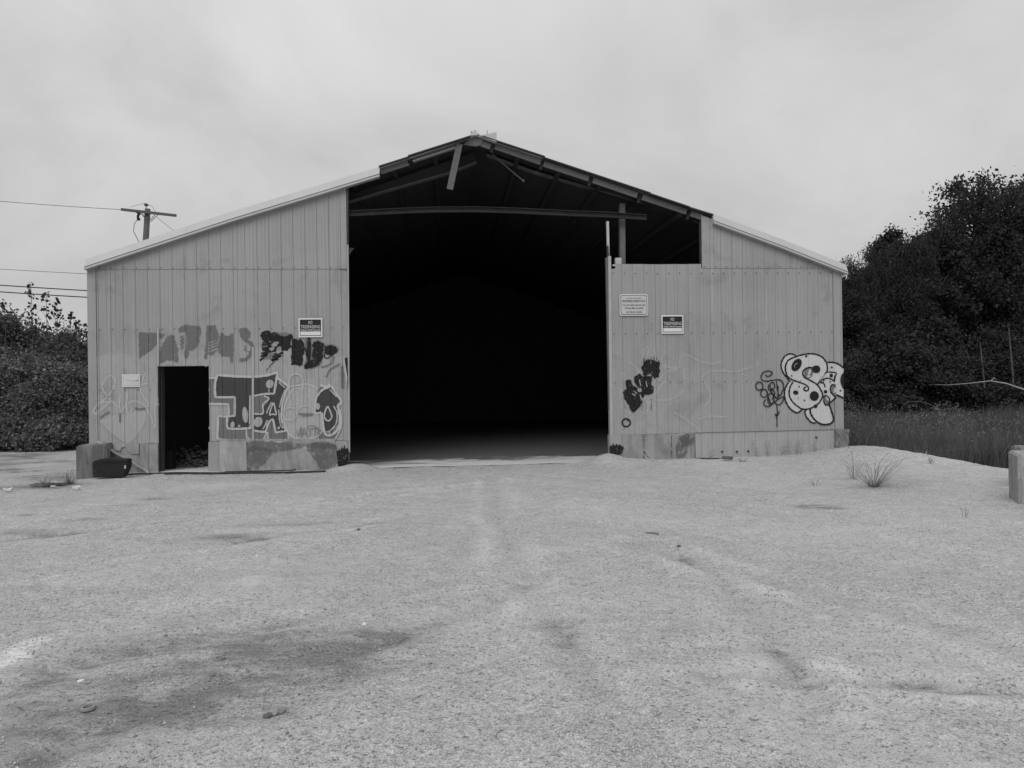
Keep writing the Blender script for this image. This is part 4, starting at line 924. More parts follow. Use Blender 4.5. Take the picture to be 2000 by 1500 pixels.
def rrect(x0, x1, z0, z1, r, n=5):
    o = []
    for (cx, cz, a) in ((x1 - r, z1 - r, 0), (x0 + r, z1 - r, 90), (x0 + r, z0 + r, 180), (x1 - r, z0 + r, 270)):
        for i in range(n + 1):
            t = math.radians(a + 90 * i / n); o.append((cx + r * math.cos(t), cz + r * math.sin(t)))
    return o
def notice(px0, py0, px1, py1, side, label):
    a = W(px0, py0, -.03); b_ = W(px1, py1, -.03); yw = -0.030
    e = empty('no_trespassing_sign', ((a.x + b_.x) / 2, yw, b_.z), label, 'sign', 'no trespassing signs')
    wd, ht = b_.x - a.x, a.z - b_.z
    MB().box(a.x, b_.x, yw - .006, yw, b_.z, a.z).build('sign_panel', M['sign_white'], e)
    U = lambda u: a.x + wd * u; V = lambda v: a.z - ht * v
    mb = MB(); mb.prism(rrect(U(.055), U(.945), V(.925), V(.075), .006), yw - .0085, yw - .0065, 0); mb.build('black_field', M['sign_black'], e)
    mb = MB(); mb.prism(rrect(U(.075), U(.925), V(.895), V(.70), .01), yw - .0105, yw - .009); mb.build('blank_box', M['sign_white'], e)
    mb = MB(); text(mb, 'NO', U(.5), V(.31), ht * .175, yw - .0105, wd * .17, 0, .02); text(mb, 'TRESPASSING', U(.5), V(.535), ht * .175, yw - .0105, wd * .82, 0, .02)
    mb.build('lettering', M['sign_letter'], e, fix=False)
    mb = MB(); text(mb, 'Violators Will Be Prosecuted', U(.5), V(.655), ht * .075, yw - .0105, wd * .82, 0, .02); mb.build('small_lettering', M['sign_white'], e, fix=False)
    return e
notice(583, 621.5, 630, 658.5, 'l', 'black and white no trespassing sign above the black scribble left of the opening')
notice(1291.5, 615.5, 1335, 651.5, 'r', 'black and white no trespassing sign beside the rounded pale sign right of the opening')
a = W(1210, 574.5, -.03); b_ = W(1266, 616.5, -.03); yw = -.030
e = empty('residents_sign', ((a.x + b_.x) / 2, yw, b_.z), 'pale round-cornered sign with black border about residents only and bucket limits', 'sign')
wd, ht = b_.x - a.x, a.z - b_.z
U = lambda u: a.x + wd * u; V = lambda v: a.z - ht * v
MB().prism(rrect(a.x, b_.x, b_.z, a.z, .045), yw - .006, yw).build('sign_panel', M['sign_white'], e)
MB().prism(rrect(U(.03), U(.97), V(.955), V(.045), .036), yw - .0085, yw - .0065).build('border_line', M['sign_black'], e)
MB().prism(rrect(U(.05), U(.95), V(.93), V(.07), .030), yw - .0105, yw - .009).build('sign_face', M['sign_grey'], e)
mb = MB(); y_ = yw - .0125
for (s_, v, h_, w_) in (('per Town of Parsonsfield', .215, .045, .50), ('PARSONSFIELD RESIDENTS ONLY', .375, .105, .84), ('Two Five Gallon Bucket Limit', .545, .085, .80), ('of Road Mix Sand/Salt', .69, .085, .66), ('NO TRUCK LOADS', .875, .085, .55)):
    mb = MB(); text(mb, s_, U(.5), V(v), ht * h_, y_, wd * w_, 0, .012); mb.build('lettering', M['sign_black'], e, fix=False)
# worn paper notice
a = W(238.5, 731.5, -.03); b_ = W(274, 755.5, -.03); yw = -.03
e = empty('worn_notice', ((a.x + b_.x) / 2, yw, b_.z), 'small faded white notice with its print worn off left of the small doorway', 'notice')
wd, ht = b_.x - a.x, a.z - b_.z; U = lambda u: a.x + wd * u; V = lambda v: a.z - ht * v
MB().box(a.x, b_.x, yw - .006, yw, b_.z, a.z).build('sign_panel', M['sign_white'], e)
MB().box(U(.05), U(.95), yw - .008, yw - .0065, V(.92), V(.08)).build('border_line', M['stone'], e)
MB().box(U(.075), U(.925), yw - .0095, yw - .0085, V(.89), V(.11)).build('sign_face', M['paper'], e)
mb = MB()
mb.prism([(U(.78), V(.46)), (U(.88), V(.46)), (U(.89), V(.52)), (U(.80), V(.53))], yw - .0115, yw - .010); mb.prism([(U(.66), V(.49)), (U(.72), V(.49)), (U(.72), V(.55)), (U(.67), V(.55))], yw - .0115, yw - .010)
for k in range(8): mb.box(U(.25 + k * .05), U(.275 + k * .05), yw - .0115, yw - .010, V(.47 + .012 * k), V(.44 + .012 * k))
tag(mb.build('worn_print', M['sign_black'], e, fix=True), kind='stuff')

# ------------------------------------------------------------------ loose things at the shed
q0, q1 = W(897.5, 281, -.02), W(878.5, 370, -.02)
t = MB().bar(q0, q1, 0.125, 0.035).build('hanging_board', M['rim']); tag(t, 'loose grey board hanging at a slant from the ridge of the gable', 'board')
# black plastic trunk against the wing block
yb0, yb1 = -.60, -.42
e = empty('black_bin', (WX(218, -.4), -.4, 0), 'low black plastic bin lying against the concrete block at the left corner', 'bin')
pr = [(W(*q, yb0).x, W(*q, yb0).z) for q in ((181, 933), (180, 904), (184, 900), (196, 896.5), (247, 896.5), (250, 899), (249, 914), (240, 932))]
zmin = hz(WX(218, -.4), -.5) - .03; pr = [(x, max(z, zmin)) for x, z in pr]
bo = MB().prism(pr, yb0, yb1).build('bin_body', M['black'], e)
bm = bmesh.new(); bm.from_mesh(bo.data); bmesh.ops.dissolve_limit(bm, angle_limit=.01, verts=bm.verts, edges=bm.edges); bmesh.ops.bevel(bm, geom=bm.edges[:], offset=.008, segments=1, affect='EDGES'); bm.to_mesh(bo.data); bm.free()
q = W(197, 899, yb0); q2 = W(250, 902, yb0); MB().box(q.x, q2.x, yb0 - .012, yb0 + .02, q2.z, q.z).build('lid_rim', M['black'], e)
q = W(243, 909, yb0); q2 = W(246, 915, yb0); MB().box(q.x, q2.x, yb0 - .008, yb0 + .01, q2.z, q.z).build('latch', M['steel_pale'], e)
# bent metal strip
pts = [(192, 863, -.05), (200, 867, -.09), (210, 872.5, -.10), (222, 882, -.10), (235, 889, -.09), (247, 895, -.08), (260, 902, -.09), (268, 909, -.11), (280, 915, -.16), (286, 919, -.22), (291, 923.5, -.26)]
mb = MB(); path = [(W(a_, b2, y), Vector((0, 1, 0)), Vector((.55, 0, .83))) for a_, b2, y in pts]
mb.sweep([(-.05, -.006), (.045, -.006), (.045, .006), (-.045, .012), (-.05, .03), (-.056, .03)], path)
tag(mb.build('bent_flashing', M['trim']), 'bent strip of pale metal flashing sagging from the wall to the ground behind the bin', 'metal strip')
# pipes on the ground
def ground_path(pts, dz): return [Vector((G(*q).x, G(*q).y, hz(G(*q).x, G(*q).y) + dz)) for q in pts]
tag(MB().tube(ground_path([(322, 926.5), (400, 925.8), (480, 925.2), (560, 924.4), (636, 923.2)], .022), .018, 8).build('steel_pipe', M['steel_dark']), 'long thin dark pipe lying on the sand before the small doorway, nearer of two', 'pipe')
tag(MB().tube(ground_path([(440, 922.3), (520, 921.4), (572, 920.6), (578, 918)], .02), .012, 8).build('iron_rod', M['steel_dark']), 'thin dark rod lying along the concrete base behind the long pipe', 'rod')
# rubble seen through the small doorway
rub = MB(); r = random.Random(3)
for k in range(420):
    x = r.uniform(WX(318, 1.2), WX(412, 1.2)); y = r.uniform(.7, 2.2); s_ = r.uniform(.02, .09) * (1.2 if y > 1 else .7)
    z = 0.02 + max(0, .38 - abs(y - 1.6) * .5) * r.random()
    c = Vector((x, y, z)); vs = [c + Vector(d_) * s_ * r.uniform(.5, 1) for d_ in ((1, 0, 0), (0, 1, 0), (-1, 0, 0), (0, -1, 0), (.1, 0, .7), (0, .1, -.6))]
    rub.add(vs, [(0, 1, 4), (1, 2, 4), (2, 3, 4), (3, 0, 4), (1, 0, 5), (2, 1, 5), (3, 2, 5), (0, 3, 5)])
o = rub.build('rubble', M['stone_dark']); tag(o, 'dim heap of rubble on the floor behind the small doorway', 'rubble', kind='stuff')
q = W(318, 905, .5); tag(MB().box(q.x, q.x + .17, .5, .75, .0, W(318, 880, .5).z).build('floor_box', M['black']), 'dark box on the floor just inside the small doorway', 'box')

# concrete blocks at the right edge
Cc, Bc = G(1990, 985), G(1970, 970)
dirl = Vector((Bc.x - Cc.x, Bc.y - Cc.y, 0)).normalized(); dirr = Vector((dirl.y, -dirl.x, 0))
if dirr.x < 0: dirr = -dirr
def yard_block(corner, ll, lr, z0, z1, amp, seed, mat, label):
    e = empty('concrete_block', (corner.x + (dirl * ll / 2 + dirr * lr / 2).x, corner.y + (dirl * ll / 2 + dirr * lr / 2).y, 0), label, 'concrete block', 'concrete barrier blocks')
    bm = bmesh.new(); bmesh.ops.create_cube(bm, size=1.0); bmesh.ops.bevel(bm, geom=bm.edges[:], offset=.03, segments=1, affect='EDGES'); bmesh.ops.subdivide_edges(bm, edges=bm.edges[:], cuts=5, use_grid_fill=True); r = random.Random(seed)
    for v in bm.verts:
        q = v.co.copy(); v.co = corner + dirl * ((q.y + .5) * ll) + dirr * ((q.x + .5) * lr); v.co.z = z0 + (q.z + .5) * (z1 - z0)
        v.co += Vector((r.uniform(-1, 1), r.uniform(-1, 1), r.uniform(-1, 1))) * amp
    bmesh.ops.recalc_face_normals(bm, faces=bm.faces); me = bpy.data.meshes.new('block_body'); bm.to_mesh(me); bm.free(); me.materials.append(M[mat]); link('block_body', me, e)
DB = (Cc - CAM).dot(FW)
yard_block(Vector((Cc.x, Cc.y, 0)), (Bc - Cc).length, 1.2, -.15, AT(1990, 888, DB).z, .005, 11, 'concrete', 'grey concrete barrier block at the right edge of the gravel yard, nearer one')
q = AT(1991, 888, DB + 1.4)
yard_block(Vector((q.x, q.y, 0)), .6, 1.2, -.3, AT(1991, 876, DB + 1.4).z, .012, 12, 'rough_concrete', 'second concrete barrier block, mostly hidden behind the nearer block at right')

# scraps on the ground
def scrap(name, px, py, pts, mat, label, cat, th=.015, dz=.0):
    c = G(px, py); c.z = hz(c.x, c.y) + dz
    mb = MB(); r = random.Random(px)
    n = len(pts); vs = [c + Vector((p_[0], p_[1], .01 + r.uniform(0, .03))) for p_ in pts]; vs2 = [v + Vector((0, 0, th)) for v in vs]
    mb.add(vs + vs2, [tuple(range(n)), tuple(range(2 * n - 1, n - 1, -1))] + [(i, (i + 1) % n, n + (i + 1) % n, n + i) for i in range(n)])
    return tag(mb.build(name, M[mat]), label, cat)
scrap('dark_scrap', 98, 948, [(-.28, -.12), (.1, -.14), (.24, 0), (.2, .12), (-.1, .16), (-.26, .05)], 'stone_dark', 'flat dark scrap lying on the sand in front of the left corner block', 'scrap')
scrap('white_scrap', 152, 955.5, [(-.06, -.05), (.02, -.04), (.05, .02), (.0, .05), (-.05, .02)], 'stone_pale', 'small crumpled white scrap on the sand beside the flat dark scrap', 'scrap', .03)
scrap('white_scrap', 104, 953.5, [(-.03, -.03), (.04, -.02), (.03, .03), (-.02, .03)], 'stone_pale', 'small white flake on the near edge of the flat dark scrap', 'scrap', .02)
scrap('paper_scrap', 1243, 900, [(-.14, -.05), (-.02, -.07), (.13, -.03), (.1, .05), (-.04, .04), (-.12, .05)], 'sign_white', 'crumpled white paper on the sand below the rounded pale sign', 'scrap', .03)
scrap('broken_stone', 1420, 907, [(-.1, -.06), (.06, -.07), (.12, .0), (.02, .08), (-.08, .05)], 'stone_dark', 'dark pointed clod on the sand before the metal skirt panel', 'stone', .05)
scrap('grey_scrap', 15, 960, [(-.05, -.04), (.06, -.03), (.06, .04), (-.03, .04)], 'stone_pale', 'pale broken chip on the sand at the far left edge', 'scrap', .03)
def stone(px, py, r_, mat, label, flat=.6, name='stone', sub=2):
    c = G(px, py); c.z = hz(c.x, c.y)
    bm = bmesh.new(); bmesh.ops.create_icosphere(bm, subdivisions=sub, radius=r_); r = random.Random(px * 7 + py)
    for v in bm.verts: v.co *= 1 + r.uniform(-.22, .22); v.co.z *= flat
    bmesh.ops.translate(bm, verts=bm.verts, vec=c + Vector((0, 0, r_ * flat * .4)))
    me = bpy.data.meshes.new(name); bm.to_mesh(me); bm.free(); me.materials.append(M[mat]); return tag(link(name, me), label, 'stone')
stone(1165, 892, .075, 'stone_pale', 'pale rounded stone on the mound at the foot of the right jamb, larger one'); stone(1180, 888, .05, 'stone_pale', 'smaller pale stone close to the charred foot of the right jamb')
stone(712, 1228, .016, 'stone_pale', 'small pale stone in the damp foreground sand, midway between jamb and frame bottom'); stone(540, 1400, .04, 'clod', 'lumpy grey clod in the foreground sand, biggest one there', .5, 'sand_clod'); stone(523, 1409, .02, 'stone_dark', 'small dark stone touching the lumpy grey clod', .7)
stone(502, 1084, .018, 'stone_pale', 'single pale pebble on the dry sand beyond the damp foreground', .5); stone(1326, 1068, .02, 'stone_dark', 'small dark stone lying alone on the open sand before the right signs')
stone(700, 1033, .02, 'stone_dark', 'small dark stone at the end of the dark track in mid yard'); stone(158, 1340, .018, 'stone_pale', 'flat pale stone in the damp sand at lower left', .3)
def ringcap(px, py, R, label):
    c = G(px, py); c.z = hz(c.x, c.y) + .003
    mb = MB(); n = 20; vs = []; fs = []
    for i in range(n):
        t = 2 * math.pi * i / n; d = Vector((math.cos(t), math.sin(t), 0))
        vs += [c + d * R, c + d * R + Vector((0, 0, .012)), c + d * R * .68 + Vector((0, 0, .012)), c + d * R * .62 - Vector((0, 0, .004))]
    for i in range(n):
        j = (i + 1) % n
        for k in range(3): fs.append((i * 4 + k, j * 4 + k, j * 4 + k + 1, i * 4 + k + 1))
    fs.append(tuple(i * 4 + 3 for i in range(n)))
    tag(mb.add(vs, fs).build('bottle_cap', M['clod']), label, 'bottle cap')
ringcap(428, 1297, .030, 'round metal cap pressed into the damp foreground sand, farther one'); ringcap(172, 1399, .034, 'round metal cap pressed into the damp foreground sand, nearer one')
for (a, b_) in (((1262, 1039), (1287, 1043)),):
    tag(MB().tube(ground_path([a, ((a[0] + b_[0]) / 2, (a[1] + b_[1]) / 2 - .5), b_], .012), .008, 5).build('twig', M['weed']), 'short thin twig lying on the open sand in mid yard', 'twig')

# gravel scattered over the yard: one mass of tiny pebbles
def pebbles(n, name, mat, smin, smax, seed, zone=None):
    r = np.random.default_rng(seed)
    D = 3.0 + 12.5 * r.random(n * 2) ** 1.6; t = r.uniform(-.74, .74, n * 2)
    x = CAM.x + FW.x * D + RT.x * t * D; y = CAM.y + FW.y * D + RT.y * t * D
    dens = vnoise(x, y, 1.3, 6) + vnoise(x, y, .5, 7) * .6
    keep = (r.random(n * 2) < np.clip(.45 + dens * 1.3, .05, 1)) & (y < -.1) & (zone(x, y, r) if zone is not None else True); x, y = x[keep], y[keep]; n = len(x)
    z = height(x, y); s = smin + (smax - smin) * r.random(n) ** 6
    base = np.array([(1, 0, 0), (-.5, .87, 0), (-.5, -.87, 0), (0, 0, .7), (0, 0, -.6)])
    th = r.uniform(0, 6.28, n); c, q = np.cos(th), np.sin(th)
    V = np.zeros((n, 5, 3)); jit = 1 + r.uniform(-.3, .3, (n, 5))
    bx = base[None, :, 0] * jit; by = base[None, :, 1] * jit * r.uniform(.6, 1, (n, 1))
    V[:, :, 0] = x[:, None] + s[:, None] * (bx * c[:, None] - by * q[:, None]); V[:, :, 1] = y[:, None] + s[:, None] * (bx * q[:, None] + by * c[:, None]); V[:, :, 2] = z[:, None] + s[:, None] * base[None, :, 2] + s[:, None] * .25
    F = np.array([(0, 1, 3), (1, 2, 3), (2, 0, 3), (1, 0, 4), (2, 1, 4), (0, 2, 4)])
    raw(name, V.reshape(-1, 3), (F[None] + 5 * np.arange(n)[:, None, None]).reshape(-1, 3), [mat], None, smooth=True, kind='stuff')
def raw(name, V, F, mats, parent=None, smooth=False, kind=None, mi=None):
    k = F.shape[1]; me = bpy.data.meshes.new(name)
    me.vertices.add(len(V)); me.vertices.foreach_set('co', np.ascontiguousarray(V, dtype=np.float32).ravel())
    me.loops.add(F.size); me.loops.foreach_set('vertex_index', np.ascontiguousarray(F, dtype=np.int32).ravel())
    me.polygons.add(len(F)); me.polygons.foreach_set('loop_start', np.arange(0, F.size, k, dtype=np.int32))
    for m_ in mats: me.materials.append(m_)
    if mi is not None: me.polygons.foreach_set('material_index', np.asarray(mi, dtype=np.int32))
    if smooth: me.polygons.foreach_set('use_smooth', np.ones(len(F), dtype=bool))
    me.update(calc_edges=True)
    o = link(name, me, parent)
    if kind: o['kind'] = kind
    return o
def isl_mat(name, lo, hi):
    b = MatB(name); g = b.n('ShaderNodeNewGeometry'); b.color(b.math('ADD', lo, b.math('MULTIPLY', g.outputs['Random Per Island'], hi - lo))); b.rough(.9, .15); return b.m
pebbles(110000, 'gravel', isl_mat('mixed_gravel', .24, .56), .003, .0105, 21)

def base_zone(x, y, r): return (x > XL - .3) & (x < XR + .3) & (r.random(len(x)) < np.exp(y / .35))
pebbles(90000, 'wall_foot_grit', isl_mat('grit', .18, .55), .007, .024, 44, base_zone)
def damp_zone(x, y, r):
    d = np.zeros_like(x)
    for (px, py, rx, ry) in ((420, 1300, 330, 90), (130, 1420, 260, 130), (650, 1330, 220, 60), (1120, 1235, 130, 30), (1330, 1230, 130, 30)):
        p, qx, qy = G(px, py), G(px + rx, py), G(px, py + ry); d += np.exp(-((x - p.x) / abs(qx.x - p.x)) ** 2 - ((y - p.y) / abs(qy.y - p.y)) ** 2)
    return r.random(len(x)) < d * .8 * (vnoise(x, y, .35, 12) > -.05)
pebbles(60000, 'sand_clods', isl_mat('damp_clods', .20, .38), .005, .016, 33, damp_zone)

# ------------------------------------------------------------------ plants
def leaves(C, size, r, stretch=1.35, droop=0.0):
    n = len(C); d = r.normal(size=(n, 3)); d /= np.linalg.norm(d, axis=1)[:, None]; d[:, 2] -= droop
    e = r.normal(size=(n, 3)); e -= (e * d).sum(1)[:, None] * d / (d * d).sum(1)[:, None]; e /= np.linalg.norm(e, axis=1)[:, None]
    s = size * r.uniform(.6, 1.25, n)
    V = np.stack([C - d * (s * .5 * stretch)[:, None], C + e * (s * .42)[:, None], C + d * (s * .5 * stretch)[:, None], C - e * (s * .42)[:, None]], 1)
    return V.reshape(-1, 3), np.arange(4 * n).reshape(n, 4)
def tree_proto(seed, H, Rc, nlimb, per, lsize, low=0.12, airy=1.0, sub=5, flat=.75, top=.80):
    """trunk, limbs and a crown of leaf clumps; base at the origin"""
    r = np.random.default_rng(seed); mb = MB()
    bend = [Vector((r.uniform(-.02, .02) * H * k / 5, r.uniform(-.02, .02) * H * k / 5, H * .93 * k / 5)) for k in range(6)]
    mb.tube(bend, [H * .012 * (1.06 - k / 5.3) for k in range(6)], 7)
    pts = []
    for k in range(nlimb):
        u = low + (1 - low) * ((k + r.random()) / nlimb) * .97
        pr = max(.10, math.sin(math.pi * min(1, (u - low) / (1 - low) * top + .18)) ** .75)
        rad = Rc * pr * r.uniform(.35, 1.08); a = r.uniform(0, 6.283) if k else 0
        c = Vector((rad * math.cos(a), rad * math.sin(a), H * u))
        z0 = max(.04 * H, c.z - rad * r.uniform(.5, .9)); q5 = z0 / (H * .93) * 5; i = min(4, int(q5)); p0 = bend[i].lerp(bend[i + 1], min(1, q5 - i))
        mid = p0.lerp(c, .55) + Vector((r.uniform(-.05, .05) * Rc, r.uniform(-.05, .05) * Rc, .03 * H))
        mb.tube([p0, mid, c], [H * .0042, H * .0026, H * .0008], 4)
        for q in range(sub):
            f = r.uniform(.35, 1.12); c2 = (p0.lerp(mid, f / .55) if f < .55 else mid.lerp(c, (f - .55) / .45))
            rr = Rc * r.uniform(.10, .24) * airy; m_ = int(per * r.uniform(.4, 1.6) * (1.15 - .75 * max(0, u - .35)))
            o = r.normal(size=(m_, 3)) * rr * .6; o[:, 2] *= flat
            pts.append(o + np.array(c2) + r.normal(size=3) * Rc * .07)
    P_ = np.concatenate(pts); P_[:, 2] = np.maximum(P_[:, 2], lsize)
    V, F = leaves(P_, lsize, r, droop=.3)
    return mb, V, F
def make_proto(name, seed, H, Rc, nc, per, ls, lmat, bmat='bark', **kw):
    mb, V, F = tree_proto(seed, H, Rc, nc, per, ls, **kw)
    r = np.random.default_rng(seed + 99)
    me = bpy.data.meshes.new(name + '_trunk'); me.from_pydata(mb.v, [], mb.f); me.materials.append(M[bmat]); me.polygons.foreach_set('use_smooth', [True] * len(me.polygons))
    mc = bpy.data.meshes.new(name + '_crown'); k = 4
    mc.vertices.add(len(V)); mc.vertices.foreach_set('co', V.astype(np.float32).ravel()); mc.loops.add(F.size); mc.loops.foreach_set('vertex_index', F.astype(np.int32).ravel())
    mc.polygons.add(len(F)); mc.polygons.foreach_set('loop_start', np.arange(0, F.size, 4, dtype=np.int32))
    for q in (lmat if isinstance(lmat, (list, tuple)) else [lmat]): mc.materials.append(M[q])
    if isinstance(lmat, (list, tuple)): mc.polygons.foreach_set('material_index', (r.random(len(F)) < .25).astype(np.int32))
    mc.update(calc_edges=True)
    return me, mc, H
def plant(proto, name, loc, H, wide, rot, label, cat, group=None):
    e = empty(name, loc, label, cat, group); sc = H / proto[2]; e.scale = (sc * wide, sc * wide, sc); e.rotation_euler = (0, 0, rot)
    for nm, me in (('trunk', proto[0]), ('crown', proto[1])):
        o = bpy.data.objects.new(nm, me); COL.objects.link(o); o.parent = e
    return e
PT = [make_proto('dense', 1, 13, 3.9, 64, 250, .15, ['leaf', 'leaf2'], low=.05), make_proto('oak', 2, 13, 4.2, 68, 240, .15, ['leaf', 'leaf2'], low=.08),
      make_proto('airy', 3, 15, 3.3, 70, 38, .17, ['leaf', 'leaf2'], low=.25, airy=1.05, top=.70, sub=7), make_proto('spire', 4, 12, 2.4, 60, 130, .15, ['leaf', 'leaf2'], low=.05),
      make_proto('bush', 5, 4.2, 2.6, 44, 230, .12, ['leaf', 'leaf2'], low=.03), make_proto('bush_b', 6, 3.6, 2.2, 40, 230, .12, ['leaf', 'leaf2'], low=.03)]
def tree_at(px, ptop, D, proto, wide, rot, label, group='trees at the edge of the field', name='tree', cat='tree'):
    b = AT(px, 800, D); z0 = hz(b.x, b.y) - .1; zt = AT(px, ptop, D).z
    return plant(PT[proto], name, (b.x, b.y, z0), zt - z0, wide, rot, label, cat, group)
FR = [(1648, 555, 37, 0, 1.3, .3, 'dark leafy tree directly beside the right corner of the shed'), (1692, 530, 39, 1, .85, 1.1, 'dark tree with a ragged low crown just right of the shed roof end'), (1738, 452, 40, 3, 1.05, 2.0, 'pointed dark tree standing between the shed and the taller trees'),
      (1775, 530, 38, 0, .8, .8, 'bushy dark tree in the dip right of the pointed one'), (1812, 458, 41, 3, 1.3, 4.0, 'narrow dark tree left of the tallest tree'), (1850, 450, 39, 3, 1.35, 5.0, 'broad dark tree under the left side of the tallest crown'),
      (1905, 344, 42, 2, 1.0, .5, 'tallest tree with an airy crown against the sky'), (1950, 420, 40, 0, .8, 2.6, 'dark tree in the notch right of the tallest tree'), (1990, 410, 39, 1, .8, 3.3, 'tall dark tree cut by the right edge of the photo'),
      (2060, 350, 40, 0, .9, .9, 'tall tree beyond the right edge of the view, first'), (2150, 400, 40, 1, 1, 2.9, 'tree beyond the right edge of the view, second'), (2260, 380, 41, 3, 1.3, 1.9, 'tree beyond the right edge of the view, third')]
for f in FR: tree_at(*f)
for px, pt, D, wd_, rot_, lab in ((1664, 506, 36.5, .55, 1.4, 'thin lacy tree nearest the right roof corner'), (1712, 486, 37.5, .55, 2.2, 'thin lacy tree left of the pointed dark tree'), (1758, 474, 38.5, .5, .2, 'thin lacy tree on the right shoulder of the pointed tree'),
                                  (1800, 470, 38, .55, 3.2, 'thin lacy tree at the right side of the dip in the treetops'), (1836, 436, 38.5, .6, 4.4, 'lacy tree where the treetops start to climb'), (1868, 388, 40.5, .6, 5.2, 'lacy tree on the left shoulder of the tallest tree'),
                                  (1932, 368, 41, .6, 1.9, 'lacy tree on the right shoulder of the tallest tree'), (1996, 362, 38.5, .65, .7, 'lacy tree rising at the very right edge of the photo')):
    tree_at(px, pt, D, 2, wd_, rot_, lab)
BACK = ('behind the tree next to the shed corner', 'behind the ragged low crown', 'behind the pointed tree', 'behind the dip in the treetops', 'behind the broad tree', 'behind the tallest tree', 'behind the right edge of the view', 'outside the right edge')
for k, (px, pt, D) in enumerate(((1640, 560, 50), (1700, 540, 52), (1760, 540, 51), (1820, 535, 53), (1880, 500, 52), (1940, 470, 51), (2000, 450, 53), (2080, 460, 52))):
    tree_at(px, pt, D, k % 2, 1.25, k * 1.3, 'dark tree of the back row, ' + BACK[k], 'back row of trees')
LOW = ('beside the shed wall', 'just right of the shed corner block', 'left of the short bent branch', 'above the bent branch', 'by the pale branch tip', 'behind the slim dead stem', 'under the long pale branch', 'outside the right edge')
for k, (px, pt, D, wd_) in enumerate(((1655, 700, 34, 1.1), (1712, 655, 36, .95), (1768, 690, 34.2, 1.3), (1825, 640, 36.4, 1.0), (1880, 700, 34.3, 1.2), (1932, 660, 36, .9), (1990, 690, 34.6, 1.2), (2060, 670, 35, 1.1))):
    tree_at(px, pt, D, 4 + k % 2, wd_, k * 2.1 + .4, 'low dark bush at the foot of the wood ' + LOW[k], 'bushes at the foot of the wood', 'bush', 'bush')
# slim pale trunks and fallen branches
for (px, py0, py1, D, lab) in ((1922, 668, 790, 33.2, 'slim pale dead stem standing in front of the dark wood'), (1978, 640, 770, 33.5, 'slim leaning pale stem near the right edge of the wood')):
    a = AT(px, py1, D); a.z = hz(a.x, a.y); b_ = AT(px - 8, py0, D); tag(MB().tube([a, a.lerp(b_, .5) + Vector((.1, 0, 0)), b_], [.06, .045, .02], 6).build('dead_stem', M['bark']), lab, 'stem')
pts = [(1815, 751, 32), (1850, 752, 31.5), (1890, 749, 31), (1935, 744, 30.5), (1965, 749, 30), (2010, 764, 29.5), (2080, 800, 29.2)]
tag(MB().tube([AT(*q) for q in pts], [.008, .012, .016, .022, .026, .03, .035], 5).tube([AT(1935, 744, 30.5), AT(1943, 737, 30.6)], [.012, .006], 4).build('bare_branch', M['bark_pale']), 'long pale bare branch arching across the dark wood at the right edge', 'branch')
pts = [(1765, 792, 30), (1772, 785, 30), (1795, 784, 29.8), (1815, 789, 29.6), (1838, 800, 29.4)]
tag(MB().tube([AT(*q) for q in pts], .012, 5).build('bare_branch', M['bark']), 'short bent bare branch above the field grass beside the shed', 'branch')
# field grass
def blades(P0, h, wdt, r, lean=.25):
    n = len(P0); a = r.uniform(0, 6.28, n); d = np.stack([np.cos(a), np.sin(a), np.zeros(n)], 1)
    l = r.normal(size=(n, 3)) * lean; l[:, 2] = 1
    tip = P0 + l * h[:, None]; mid = P0 + l * (h * .55)[:, None] * np.array([.6, .6, 1])
    w3 = d * wdt[:, None]
    V = np.stack([P0 - w3 * .5, P0 + w3 * .5, mid + w3 * .4, tip, mid - w3 * .4], 1).reshape(-1, 3)
    b = 5 * np.arange(n)[:, None]
    F = np.concatenate([b + np.array([0, 1, 2]), b + np.array([0, 2, 4]), b + np.array([4, 2, 3])], 1).reshape(-1, 3)
    return V, F
r = np.random.default_rng(5); n = 90000
D = 15.5 + 20 * r.random(n) ** 1.1; px = r.uniform(1610, 2200, n); t = (px - CX) / FPX
x = CAM.x + FW.x * D + RT.x * t * D; y = CAM.y + FW.y * D + RT.y * t * D
xc = np.interp(y, [c[0] for c in CREST], [c[1] for c in CREST])
k = (x > xc + .55 + vnoise(x, y, .8, 3) * .5) & (x > XR + .25); x, y = x[k], y[k]; n = len(x)
hh = r.uniform(.3, .8, n) * (1 + vnoise(x, y, 1.6, 4) * 1.0 + vnoise(x, y, .5, 5) * .5)
V, F = blades(np.stack([x, y, height(x, y) - .02], 1), hh, r.uniform(.008, .022, n), r, .22)
pale = np.repeat((r.random(n) < .12 + .5 * np.clip(vnoise(x, y, 1.6, 2), 0, 1)).astype(int), 3)
raw('field_grass', V, F, [M['grass'], M['grass_pale']], None, kind='stuff', mi=pale)
